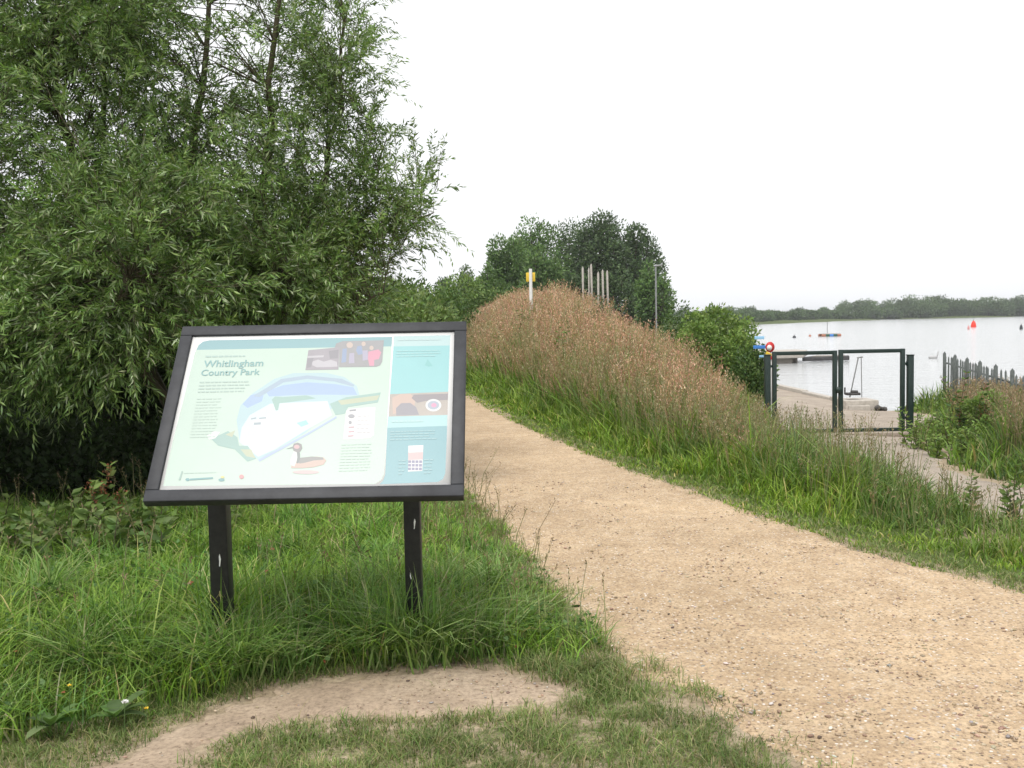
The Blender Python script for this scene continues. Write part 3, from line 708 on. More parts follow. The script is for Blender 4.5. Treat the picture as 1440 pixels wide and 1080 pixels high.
# distant trees
def far_tree(label, px, ptop, Y, rpx, pal, seed, n=14000, L=.27, crown_low=.12, name='tree', nl=34, lobe=.36, group=None, trunk=.22):
    top = W(px, ptop, Y); z0 = float(height(np.array([top[0]]), np.array([Y]))[0]); hgt = top[2] - z0; rx = rpx * Y / FPX
    lo = z0 + hgt * crown_low; c = (top[0], Y, (lo + top[2]) / 2)
    return tree(name, label, 'tree', (top[0], Y, 0), c, (rx, rx * .8, (top[2] - lo) / 2 * .98), n, L, pal, seed, group, nl=nl, lobe=lobe, trunk=trunk)
gt = 'trees beyond the bank'
TG = [(.12, .20, .060, 4), (.155, .25, .075, 3), (.085, .15, .05, 3)]
TD = [(.085, .135, .055, 4), (.115, .17, .07, 3), (.06, .10, .042, 3)]
far_tree('bright green broad tree at the left of the clump beyond the bank', 714, 325, 84, 42, TG, 201, group=gt)
far_tree('tall green tree behind the yellow board on its post', 758, 305, 92, 50, TG, 202, 11000, group=gt)
far_tree('low green tree in front of the clump, left of the pale stakes', 760, 345, 78, 34, TG, 203, 7000, group=gt)
far_tree('dark tall tree with visible trunks behind the pale stakes', 842, 301, 94, 50, TD, 204, 11000, crown_low=.25, group=gt)
far_tree('dark tree forming the right shoulder of the clump beyond the bank', 889, 312, 92, 44, TD, 205, 10000, crown_low=.2, group=gt)
far_tree('dark tree behind the gap between the green and the dark trees', 802, 312, 98, 42, TD, 206, 8000, group=gt)
far_tree('small rounded grey-green tree at the right end of the clump', 922, 368, 84, 30, TG, 207, 6000, crown_low=.03, group=gt)
far_tree('low dark scrub tree under the tall trees, right of the stakes', 872, 372, 88, 34, TD, 208, 6000, crown_low=.0, group=gt)
far_tree('low dark scrub tree under the clump, behind the pale stakes', 815, 375, 88, 34, TD, 212, 6000, crown_low=.0, group=gt)
far_tree('distant dark rounded tree left of the clump', 652, 376, 104, 26, TD, 209, 5000, crown_low=.05, group=gt)
far_tree('smaller distant dark tree, leftmost beside the path hedge', 628, 385, 108, 20, TD, 210, 4000, crown_low=.05, group=gt)
far_tree('distant green bush like tree at the left foot of the clump', 684, 372, 80, 26, TG, 211, 5000, crown_low=.02, group=gt)
# leafless brownish tree far behind the hedge
tp = W(550, 381, 110); z0 = 0.3
bt = empty('bare_tree', (tp[0], 110, z0), 'faint leafless brownish tree top behind the hedge, right of the willow', 'tree'); mb = MB(); r = RS(31)
mb.tube([(tp[0], 110, z0), (tp[0], 110, z0 + 2.2)], [.25, .18], 6); part(mb, 'trunk', M_bark, bt); mb = MB()
for k in range(60):
    a = r.uniform(0, 6.283); e = np.array([math.cos(a) * r.uniform(.5, 2.2), math.sin(a), r.uniform(2.5, tp[2] - z0 - 2)]); s = np.array([tp[0], 110, z0 + 2.1])
    e[2] *= 1 - .12 * abs(e[0]); mb.tube([s, s + e * np.array([.3, .3, .6]), s + e], [.07, .05, .02], 4)
    for q in range(4):
        p = s + e * r.uniform(.5, 1); mb.tube([p, p + r.normal(0, .35, 3) + np.array([0, 0, .4])], [.025, .01], 3)
part(mb, 'branches', M_twig, bt)
# bushes on the lake side of the bank
BG = [(.17, .26, .06, 4), (.22, .31, .08, 3), (.12, .20, .045, 2)]
gb = 'bushes on the lake side of the bank'
shrub('shrub', 'bright green shrub on the lake side of the bank, left of the gates', 'shrub', 1012, 430, 21, .85, BG, 301, 9000, .075, group=gb, nl=18)
shrub('shrub', 'lower green shrub hiding the left gate post', 'shrub', 1050, 474, 19.5, .55, MG, 302, 6000, .07, group=gb)
shrub('shrub', 'small green shrub at the top of the bank end, near the lamp pole', 'shrub', 968, 434, 25, .8, MG, 303, 6000, .08, group=gb)
shrub('shrub', 'low green shrub halfway along the lake side of the bank', 'shrub', 975, 436, 20.5, .55, BG, 304, 6000, .075, group=gb)
shrub('shrub', 'small grey-green shrub on the crest of the bank', 'shrub', 850, 420, 22.5, .4, [(.10, .14, .07, 3), (.14, .17, .09, 2)], 305, 2500, .05)
shrub('shrub', 'leafy green shrub with reddish tops between the gate and the fence', 'shrub', 1404, 556, 14, .7, BG, 306, 8000, .045, nl=26, lobe=.28)

# far wood beyond the lake: reads as one mass
mb = MB(); mt_ = MB(); r = RS(400)
line = np.array([(40, 285), (72, 318), (110, 400), (150, 452), (175, 470), (262, 520), (330, 560), (500, 650), (800, 800), (1300, 960)])
sg = np.linalg.norm(np.diff(line, axis=0), axis=1); cum = np.concatenate([[0], np.cumsum(sg)])
s = 0
while s < cum[-1]:
    px_ = np.interp(s, cum, line[:, 0]); py_ = np.interp(s, cum, line[:, 1]); dist = math.hypot(px_, py_)
    big = 170 < px_ < 240
    for row in range(2):
        hgt = (r.uniform(3.6, 5.6) if px_ < 165 else r.uniform(6.4, 9.0)) * (1.18 if (big and r.rand() < .4) else 1) * (dist / 480 if dist > 520 else 1) * (1.1 if row else .8)
        rx = hgt * r.uniform(.5, .8); cx, cy = px_ + r.normal(0, 2) + row * -4, py_ + 5 + row * 9 + r.uniform(0, 4)
        sh = r.uniform(.7, 1.25); pal = [(a * sh, b_ * sh, c_ * sh, w_) for a, b_, c_, w_ in TD]
        for q in range(6):
            o = r.normal(0, .4, 3) * np.array([rx, rx, 0]); rr = np.array([rx * .6, rx * .6, hgt * r.uniform(.26, .36)])
            zc = -.6 + hgt * r.uniform(.22, .72)
            make_leaves(mb, (cx + o[0], cy + o[1], zc), rr, 230, .75 * (dist / 450), pal, r)
        mt_.tube([(cx, cy, -.9), (cx, cy, hgt * .5)], [.3, .15], 4)
    s += (5.5 if px_ < 262 else 9) * r.uniform(.7, 1.3)
fw = tag(mb.build('far_woodland', M_tree), 'distant belt of green trees along the far shore of the lake', 'woodland', kind='stuff')
tk = mt_.build('trunks', M_bark, fw); tag(tk, kind='stuff')

# ------------------------------------------------------------------ information board
SW, SH = 1.303, .914
bl, br_, tl, tr_ = np.array([-1.508, 4.0, .851]), np.array([-.205, 4.0, .849]), np.array([-1.513, 4.58, 1.553]), np.array([-.223, 4.58, 1.561])
ux = unit(br_ - bl + np.array([0, 0, .001])); uy = unit(((tl + tr_) - (bl + br_)) / 2); uy = unit(uy - ux * (uy @ ux)); uz = np.cross(ux, uy)
cen = (bl + br_) / 2 + uy * SH / 2
BM = Matrix(((ux[0], uy[0], uz[0], cen[0]), (ux[1], uy[1], uz[1], cen[1]), (ux[2], uy[2], uz[2], cen[2]), (0, 0, 0, 1)))
base = np.array([cen[0], 4.53, float(height(np.array([cen[0]]), np.array([4.53]))[0])])
board = empty('information_board', tuple(base), 'tilted park map board in a dark grey frame on two black posts by the path', 'sign')
BL = Matrix.Translation(-Vector(base)) @ BM                 # board plane -> parent space
def bmesh_(name, mb, mat, parent=None, **k):
    o = mb.build(name, mat, parent or board, **k)
    if parent is None: o.matrix_local = BL
    return o
M_frame = plain('grey_painted_frame', (.022, .023, .027), (.042, .044, .050), .55, 9, .12, spec=.35)
M_post = plain('black_painted_timber', (.008, .008, .009), (.022, .021, .020), .5, 22, .35, spec=.45)
fw_ = .054; hx, hy = SW / 2, SH / 2; TH = .046
mb = MB()
mb.box((-hx, -hy, -TH), (hx, -hy + fw_, 0)); mb.box((-hx, hy - fw_, -TH), (hx, hy, 0))
mb.box((-hx, -hy + fw_, -TH), (-hx + fw_, hy - fw_, 0)); mb.box((hx - fw_, -hy + fw_, -TH), (hx, hy - fw_, 0))
bmesh_('frame', mb, M_frame, bevel=.004)
mb = MB(); mb.box((-hx + fw_, -hy + fw_, -.03), (hx - fw_, hy - fw_, -.012)); 
def flat(name, c1, rough=.35, var=.06):
    c2 = tuple(min(1, a * (1 + var)) for a in c1)
    return plain(name, c1, c2, rough, 3, 0, spec=.5)
M_white = flat('printed_white', (.86, .86, .85))
panel = bmesh_('map_panel', mb, M_white)
# the printed picture, drawn flat in the panel's own plane. A sketch grid of 1440 x 870 units
src = np.array([(213, 133), (1337, 93), (1337, 737), (88, 760)], float)
pw, ph = hx - fw_, hy - fw_
dst = np.array([(-pw, ph), (pw, ph), (pw, -ph), (-pw, -ph)])
A = []; B_ = []
for (x_, y_), (u_, v_) in zip(src, dst):
    A += [[x_, y_, 1, 0, 0, 0, -u_ * x_, -u_ * y_], [0, 0, 0, x_, y_, 1, -v_ * x_, -v_ * y_]]; B_ += [u_, v_]
Hm = np.append(np.linalg.solve(np.array(A), np.array(B_)), 1).reshape(3, 3)
def uv(p):
    p = np.array(p, float).reshape(-1, 2); q = np.hstack([p, np.ones((len(p), 1))]) @ Hm.T; return q[:, :2] / q[:, 2:]
ZL = [-.0118]
def art(name, polys, col, var=.05):
    if name.startswith('bird'):
        polys = [[(705 + (x_ - 705) * .93, 640 + (y_ - 640) * .93) for x_, y_ in P] for P in polys]; col = tuple(c * .8 + b_ * .2 for c, b_ in zip(col, pc(216, 232, 222)))
    if name.startswith('photo_') or name.startswith('group') or name.startswith('old'): col = tuple(c * .85 + b_ * .15 for c, b_ in zip(col, pc(190, 186, 190)))
    ZL[0] += .00002
    if 1 < len(polys) <= 6 and 'text' not in name and 'line' not in name and name != 'card_grid':
        for P in polys: ZL[0] -= .000014; o = art(name, [P], col, var)
        return o
    mb = MB()
    for P in polys:
        q = uv(P); n = len(q); v = np.hstack([q, np.full((n, 1), ZL[0])])
        ar = np.sum(q[:, 0] * np.roll(q[:, 1], -1) - q[:, 1] * np.roll(q[:, 0], -1))
        mb.add(v, [tuple(range(n)) if ar > 0 else tuple(range(n))[::-1]])
    return bmesh_(name, mb, flat('print_' + name, col, .4, var), panel)
def srgb(r_, g_, b_): return tuple(((c / 255 + .055) / 1.055) ** 2.4 for c in (r_, g_, b_))
def ell(cx, cy, a, b_, n=20, t0=0, t1=360): return [(cx + a * math.cos(R(t)), cy + b_ * math.sin(R(t))) for t in np.linspace(t0, t1, n, endpoint=(t1 - t0) < 360)]
K = .735
def pc(r_, g_, b_):
    f = .94; return srgb(*[(c * f + w_ * (1 - f)) * K for c, w_ in zip((r_, g_, b_), (226, 240, 236))])  # pastel print, the washed-out look of glossy reflection put into its colours
art('background', [[(105, 740), (140, 560), (178, 400), (222, 200), (236, 168), (256, 152), (284, 146), (1064, 118), (1058, 300), (1048, 560), (1042, 690), (1030, 714), (1005, 730)]], pc(216, 240, 226))
art('top_band', [[(229, 186), (240, 164), (256, 152), (284, 146), (1064, 118), (1062, 158)]], pc(146, 196, 204))
art('side_panel', [[(1072, 116), (1320, 107), (1318, 150), (1070, 158)]], pc(205, 238, 240))
art('aqua_block', [[(1070, 158), (1318, 150), (1316, 345), (1060, 358)]], pc(158, 226, 230))
art('teal_block', [[(1052, 496), (1315, 486), (1312, 685), (1302, 710), (1280, 722), (1024, 732), (1040, 716), (1048, 690)]], pc(138, 194, 205))
art('pale_strip', [[(1055, 449), (1315, 440), (1315, 487), (1052, 497)]], pc(188, 236, 238))
art('landscape_photo', [[(1060, 357), (1316, 344), (1315, 441), (1057, 450)]], pc(186, 176, 168), .25)
art('photo_bush', [[(1070, 372), (1105, 356), (1150, 354), (1172, 378), (1168, 412), (1120, 430), (1075, 440)]], pc(226, 194, 178))
art('photo_shade', [[(1090, 446), (1088, 415), (1110, 394), (1150, 392), (1176, 410), (1190, 442)]], pc(158, 155, 166))
art('photo_dark', [[(1155, 372), (1165, 358), (1316, 352), (1315, 378), (1215, 384), (1180, 392)]], pc(150, 142, 148))
art('ring', [[*ell(1252, 401, 35, 26)]], pc(245, 250, 250)); art('ring_core', [[*ell(1252, 401, 26, 18)]], pc(186, 196, 214)); art('ring_dot', [[*ell(1254, 401, 12, 9)]], pc(240, 170, 205))
art('card', [[(1146, 571), (1212, 568), (1210, 676), (1147, 679)]], pc(250, 248, 248)); art('card_band', [[(1146, 600), (1211, 597), (1211, 628), (1147, 631)]], pc(234, 202, 204))
art('card_grid', [[(1147 + 16 * i, 632 + 15 * j), (1160 + 16 * i, 632 + 15 * j), (1160 + 16 * i, 643 + 15 * j), (1147 + 16 * i, 643 + 15 * j)] for i in range(4) for j in range(3)], pc(150, 150, 182))
art('sailing_mark', [[(1210, 235), (1222, 208), (1232, 222), (1244, 236), (1228, 240)]], pc(140, 214, 214))
# white key box
art('key_box', [[(872, 426), (884, 420), (998, 411), (994, 528), (976, 541), (862, 547)]], pc(253, 252, 253))
# park map
art('map_pale', [[(405, 470), (420, 410), (470, 360), (560, 300), (640, 275), (780, 272), (860, 288), (915, 325), (930, 368), (830, 400), (700, 520), (500, 632), (420, 560)]], pc(196, 228, 236))
art('map_water', [[(525, 352), (600, 325), (700, 312), (820, 318), (900, 330), (918, 362), (780, 362), (640, 366), (540, 372)], [(428, 405), (462, 368), (520, 352), (510, 392), (450, 420)]], pc(176, 204, 250))
art('map_river', [[(470, 372), (590, 300), (700, 284), (850, 296), (905, 320), (900, 328), (820, 308), (700, 298), (600, 314), (500, 376)]], pc(178, 200, 222))
art('map_fields', [[(418, 560), (428, 500), (460, 450), (545, 402), (600, 398), (790, 388), (812, 448), (690, 516), (570, 590), (500, 620)]], pc(232, 246, 252))
art('map_ground', [[(620, 405), (790, 391), (798, 420), (640, 436)], [(470, 478), (530, 455), (560, 470), (548, 494), (486, 500)]], pc(248, 250, 253))
art('map_woods', [[(552, 385), (566, 372), (600, 374), (700, 366), (740, 378), (620, 396), (585, 400), (580, 428), (570, 430)], [(800, 400), (870, 372), (1020, 350), (1008, 392), (880, 412), (866, 440), (826, 446)], [(300, 548), (370, 515), (410, 540), (418, 575), (455, 575), (492, 628), (455, 640), (400, 590), (330, 575)]], pc(168, 206, 198))
art('map_scrub', [[(835, 386), (1015, 362), (1005, 382), (850, 404)], [(360, 530), (400, 512), (388, 540)], [(425, 590), (470, 590), (488, 625), (450, 618)]], pc(206, 214, 184))
art('map_pool', [[(660, 480), (700, 468), (712, 484), (680, 496)]], pc(176, 232, 232))
art('map_shore', [[(500, 632), (700, 525), (830, 450), (832, 458), (702, 534), (506, 640)]], pc(190, 208, 240))
art('map_flag', [[(282, 535), (310, 517), (338, 520), (318, 545), (292, 552)]], pc(250, 252, 253))
art('map_labels', [[(466, 462), (488, 458), (488, 464), (466, 468)], [(478, 480), (508, 478), (508, 488), (478, 490)], [(500, 460), (530, 457), (530, 463), (500, 466)]], pc(180, 196, 206))
# pictures at the top
art('old_photo', [[(703, 180), (837, 165), (834, 258), (692, 262)]], pc(166, 160, 170), .2)
art('old_photo_light', [[(716, 228), (745, 218), (770, 226), (800, 218), (826, 226), (830, 246), (740, 250), (722, 242)], [(700, 204), (770, 200), (768, 208), (700, 212)]], pc(218, 214, 224))
art('old_photo_dark', [[(790, 182), (832, 176), (830, 212), (796, 214)], [(700, 214), (726, 212), (716, 250), (697, 254)]], pc(140, 138, 150))
art('group_photo', [[(822, 150), (850, 140), (1028, 133), (1023, 222), (1014, 238), (998, 244), (836, 248), (837, 165), (815, 168)]], pc(160, 160, 164), .2)
art('group_faces', [[*ell(880, 156, 14, 12)], [*ell(940, 150, 9, 9)], [*ell(975, 166, 9, 9)]], pc(232, 206, 190))
art('group_blue', [[(914, 160), (932, 158), (938, 192), (918, 196), (908, 178)], [(850, 172), (868, 170), (866, 226), (846, 230)]], pc(140, 170, 218))
art('group_lilac', [[(936, 178), (958, 176), (962, 215), (938, 220)], [(880, 190), (900, 188), (902, 230), (878, 232)]], pc(192, 186, 218))
art('group_pink', [[(962, 182), (1005, 172), (1018, 184), (1008, 212), (988, 216), (988, 240), (968, 241), (960, 210)]], pc(245, 158, 186))
# the water bird
art('bird_shadow', [[*ell(705, 686, 62, 9)]], pc(226, 196, 200)); art('bird_body', [[(636, 668), (640, 640), (665, 630), (700, 622), (750, 616), (785, 620), (798, 634), (786, 652), (740, 664), (690, 668)]], pc(224, 184, 172))
art('bird_back', [[(664, 640), (678, 622), (730, 616), (782, 620), (786, 630), (740, 634), (700, 644), (676, 648)]], pc(140, 134, 138))
art('bird_neck', [[(634, 656), (632, 630), (644, 602), (648, 584), (668, 588), (666, 612), (662, 634), (652, 660)]], pc(244, 246, 246))
art('bird_nape', [[(660, 645), (664, 620), (660, 592), (672, 590), (676, 606), (676, 630), (668, 648)]], pc(110, 116, 124))
art('bird_head', [[(640, 578), (646, 560), (664, 555), (682, 562), (686, 580), (676, 596), (660, 598), (646, 592)]], pc(130, 120, 128)); art('bird_cheek', [[*ell(660, 574, 13, 9)]], pc(228, 170, 180))
art('bird_bill', [[(610, 584), (642, 572), (644, 580)]], pc(130, 140, 140))
# lines of small print
rt = RS(5)
def lines(name, x0, x1, y0, dy, n, hgt, col, slope=-.03, lean=-.16, ragged=.15):
    P = []
    for i in range(n):
        yy = y0 + i * dy; xa = x0 + lean * i * dy; xe = x1 + lean * i * dy - rt.uniform(0, ragged) * (x1 - x0); x_ = xa
        while x_ < xe - 4:
            w_ = min(rt.uniform(8, 26), xe - x_); y2 = yy + slope * (x_ - xa)
            P.append([(x_, y2), (x_ + w_, y2 + slope * w_), (x_ + w_, y2 + slope * w_ + hgt), (x_, y2 + hgt)]); x_ += w_ + rt.uniform(3, 5)
    bgc = {'key_text': (250, 250, 250), 'panel_text': (160, 208, 215), 'card_text': (160, 208, 215), 'aqua_text': (176, 234, 236), 'strip_title': (188, 236, 238), 'top_title': (205, 238, 240)}.get(name, (216, 240, 226))
    k = .6 if name in ('heading_line', 'intro_text') else .4 if name == 'key_text' else .32
    art(name, P, tuple(c * k + b_ * (1 - k) for c, b_ in zip(col, pc(*bgc))))
lines('heading_line', 268, 440, 210, 10, 1, 6, pc(168, 202, 200))
lines('intro_text', 246, 470, 316, 13, 4, 5, pc(176, 204, 198)); lines('body_text', 236, 345, 384, 12, 14, 4, pc(196, 222, 212)); lines('side_text', 855, 995, 566, 12, 10, 5, pc(192, 218, 208), lean=-.08)
lines('key_text', 922, 982, 446, 17, 5, 5, pc(206, 204, 216), lean=-.05); lines('lower_text', 190, 330, 686, 12, 1, 4, pc(180, 208, 206))
lines('panel_text', 1066, 1270, 512, 11, 4, 4, pc(190, 228, 230), lean=-.02); lines('strip_title', 1070, 1215, 466, 10, 1, 9, pc(220, 246, 246)); lines('top_title', 1090, 1300, 126, 10, 1, 8, pc(225, 244, 244)); lines('aqua_text', 1085, 1290, 176, 11, 3, 4, pc(196, 240, 240), lean=-.01)
lines('card_text', 1105, 1140, 632, 14, 5, 4, pc(192, 228, 232), lean=0, ragged=.5); lines('card_text', 1216, 1262, 628, 14, 5, 4, pc(192, 228, 232), lean=0, ragged=.5)
art('key_icons', [[*ell(895, 450, 14, 8)], [*ell(890, 476, 7, 7)], [(886, 424), (914, 421), (914, 427), (886, 430)]], pc(170, 172, 180)); art('key_marks', [[(884, 494), (908, 492), (908, 497), (884, 499)], [(884, 512), (908, 510), (908, 515), (884, 517)], [(882, 530), (906, 528), (906, 533), (882, 535)]], pc(232, 190, 200))
art('logo_teal', [[*ell(206, 714, 9, 6)], [(216, 710), (312, 704), (312, 711), (216, 717)], [*ell(348, 715, 13, 6)]], pc(128, 182, 186)); art('logo_yellow', [[*ell(352, 704, 8, 5)]], pc(240, 232, 150)); art('logo_red', [[*ell(432, 702, 10, 9)]], pc(236, 168, 172)); art('logo_mark', [[(168, 716), (180, 680), (186, 680), (176, 716)]], pc(176, 206, 196))
# title lettering
def text(body, x0, y0, x1, y1, col, name):
    """lettering whose baseline runs from (x0,y0) to (x1,y1) in the sketch grid"""
    cu = bpy.data.curves.new(name, 'FONT'); cu.body = body; cu.size = 1; cu.offset = .012; cu.resolution_u = 3
    o = bpy.data.objects.new(name, cu); COL.objects.link(o); dg = bpy.context.evaluated_depsgraph_get()
    me = bpy.data.meshes.new_from_object(o.evaluated_get(dg)); bpy.data.objects.remove(o)
    a, b_ = uv([(x0, y0), (x1, y1)]); w_ = max(v.co.x for v in me.vertices) - min(v.co.x for v in me.vertices); s = np.linalg.norm(b_ - a) / w_; an = math.atan2(b_[1] - a[1], b_[0] - a[0])
    ZL[0] += .00002; x00 = min(v.co.x for v in me.vertices)
    for v in me.vertices:
        X_, Y_ = (v.co.x - x00) * s, v.co.y * s
        v.co = (a[0] + X_ * math.cos(an) - Y_ * math.sin(an), a[1] + X_ * math.sin(an) + Y_ * math.cos(an), ZL[0])
    me.materials.clear(); me.materials.append(flat('print_' + name, col, .4)); me.name = name
    o = bpy.data.objects.new(name, me); COL.objects.link(o); o.parent = panel
text('Whitlingham', 259, 256, 511, 248, pc(138, 192, 192), 'title_text')
text('Country Park', 250, 291, 497, 284, pc(138, 192, 192), 'title_text')
# posts
for i, (px, w_) in enumerate([(310, .084), (581, .075)]):
    t0 = at(px, 760, 4.53); z0 = float(height(np.array([t0[0]]), np.array([4.53]))[0]) - .1
    mb = MB(); ztop = 1.50 - .03
    mb.box((t0[0] - w_ / 2 - base[0], -w_ / 2, z0 - base[2]), (t0[0] + w_ / 2 - base[0], w_ / 2, ztop - base[2] - .10))
    p = mb.build('post', M_post, board, bevel=.006)
    mb = MB()
    for (cx, cz, a_, b_) in ([(.006, .45, .004, .030)] if i == 0 else [(.012, .60, .004, .022), (-.012, .36, .003, .012)]):
        q = [(t0[0] - base[0] + cx + a_ * math.cos(t_) * (1 + .45 * math.sin(3 * t_ + 1) + .3 * math.sin(5 * t_)), -w_ / 2 - .0012, cz + b_ * math.sin(t_) + cx * math.cos(t_)) for t_ in np.linspace(0, 6.28, 9)[:-1]]
        mb = MB(); mb.add(q, [tuple(range(8))]); mb.build('paint_chip', M_white, p)
    # cranked steel bracket between post head and board
    mb = MB(); mb.box((t0[0] - base[0] - .02, -.30, 0), (t0[0] - base[0] + .02, -.05, .03)); 
    b1 = BM @ Vector((t0[0] - cen[0], -.30, -TH - .012)); b2 = BM @ Vector((t0[0] - cen[0], .30, -TH - .012))
    mb = MB(); mb.tube([np.array(b1) - base, np.array(b2) - base], .012, 6); mb.build('bracket', M_post, board)

# ------------------------------------------------------------------ gates and posts
M_gate = plain('dark_green_paint', (.008, .022, .018), (.018, .036, .030), .45, 18, .15, spec=.45)
GY = 16.0
def hz(x, y, under=False): return float(height(np.array([x]), np.array([y]), under)[0])
def gate(xa, xb, label, ztop, hinge):
    z0 = hz((xa + xb) / 2, GY) ; g = empty('gate', (hinge, GY, z0), label, 'gate', 'leaves of the slipway gate'); o = np.array([hinge, GY, z0]); s = .032; zb = -.335
    for a, nm in ((xa, 'stile'), (xb, 'stile')):
        mb = MB(); mb.box((a - s, GY - s, zb - .005), (a + s, GY + s, ztop)); part(mb, nm, M_gate, g, bevel=.004)
    mb = MB(); mb.box((xa + s, GY - s + .003, ztop - .062), (xb - s, GY + s - .003, ztop - .002)); part(mb, 'top_rail', M_gate, g, bevel=.004)
    mb = MB(); mb.box((xa + s, GY - s + .003, zb), (xb - s, GY + s - .003, zb + .055)); part(mb, 'bottom_rail', M_gate, g, bevel=.004)
    for zz in (.75, -.12):
        mb = MB(); mb.tube([(hinge, GY, zz - .04), (hinge, GY, zz + .04)], .014, 6); mb.box((min(hinge, hinge + .05 * (1 if xa > hinge else -1)), GY - .012, zz - .02), (max(hinge, hinge + .05 * (1 if xa > hinge else -1)), GY + .012, zz + .02)); part(mb, 'hinge', M_gate, g)
    return g
zt = at(1088, 494, GY)[2]
xa, xm, xb = at(1089, 550, GY)[0], at(1178, 550, GY)[0], at(1269, 550, GY)[0]
gl = gate(xa, xm - .048, 'left leaf of the dark green metal slipway gate, beside the bank', zt - .005, xa - .07)
grr = gate(xm + .048, xb, 'right leaf of the dark green metal slipway gate, beside the free standing post', zt + .005, xb + .07)
mb = MB(); mb.box((xm - .046, GY - .05, .30), (xm + .05, GY - .034, .40)); part(mb, 'latch', M_gate, gl)
for px, lab in ((1079, 'dark green gate post at the left, half hidden by the green shrub'), (1280, 'dark green gate post standing free at the right of the gate')):
    p0 = at(px, 500, GY); g = empty('gate_post', (p0[0], GY, hz(p0[0], GY)), lab, 'post', 'posts of the slipway gate')
    mb = MB(); mb.box((p0[0] - .045, GY - .045, -.7), (p0[0] + .045, GY + .045, p0[2])); part(mb, 'shaft', M_gate, g, bevel=.004)
    mb = MB(); mb.box((p0[0] - .052, GY - .052, p0[2] + .001), (p0[0] + .052, GY + .052, p0[2] + .018)); part(mb, 'cap', M_gate, g, bevel=.004)
# timber sill under the gate
mb = MB(); mb.box((xa - .05, GY - .16, -.42), (xb + .05, GY - .06, -.338)); tag(mb.build('threshold_kerb', M_slip, bevel=.01), 'pale concrete kerb on the ground under the slipway gate', 'kerb')

# small signs beside the left gate post
def pmat(name, c, rough=.5): return plain(name, c, tuple(min(1, a * 1.12) for a in c), rough, 12, .03)
M_red = pmat('red_paint', (.50, .03, .03)); M_blue = pmat('blue_paint', (.06, .22, .60)); M_wht = pmat('white_paint', (.72, .72, .70)); M_yel = pmat('yellow_paint', (.72, .50, .05)); M_pale = pmat('pale_blue_paint', (.30, .55, .78))
M_galv = plain('galvanised_steel', (.25, .26, .26), (.38, .39, .39), .45, 25, .1, metal=.6)
M_oldwood = plain('silvered_timber', (.26, .24, .21), (.42, .39, .35), .9, 30, .5)
p0 = at(1084, 520, 16.35)
sp = empty('signpost', (p0[0], 16.35, hz(p0[0], 16.35)), 'pale post with a red ringed round sign and blue panels behind the left gate post', 'sign')
mb = MB(); mb.tube([(p0[0], 16.35, -.6), (p0[0], 16.35, at(1084, 480, 16.35)[2])], .018, 8); part(mb, 'pole', M_wht, sp)
def disc(cx, cy, cz, ra, rb, t=.006, n=28):
    mb = MB(); a = np.linspace(0, 2 * math.pi, n, endpoint=False)
    f = np.stack([cx + ra * np.cos(a), np.full(n, cy), cz + rb * np.sin(a)], 1); b = f + np.array([0, t, 0])
    mb.add(np.concatenate([f, b]), [tuple(range(n)), tuple(range(n, 2 * n))[::-1]] + [(i, n + i, n + (i + 1) % n, (i + 1) % n) for i in range(n)]); return mb
q = at(1083, 488, 16.32); part(disc(q[0], 16.322, q[2], .075, .085), 'round_sign', M_red, sp); part(disc(q[0] - .012, 16.317, q[2] - .012, .042, .047, .003), 'sign_face', M_wht, sp)
def plate(px, py, w_, h_, mat, nm, Y=16.325, tilt=0):
    c = at(px, py, Y); mb = MB(); M_ = Matrix.Translation(Vector(c)) @ Matrix.Rotation(tilt, 4, 'Y'); mb.box((-w_ / 2, 0, -h_ / 2), (w_ / 2, .006, h_ / 2), M_); part(mb, nm, mat, sp, bevel=.001)
plate(1068, 488, .20, .055, M_blue, 'blue_panel', 16.33); plate(1068, 475, .16, .05, M_pale, 'pale_blue_panel', 16.33); plate(1081, 498, .10, .05, M_yel, 'yellow_arrow', 16.312, R(30)); plate(1084, 503, .05, .06, M_red, 'red_tag', 16.318); plate(1072, 501, .10, .035, M_pale, 'pale_tag', 16.34)

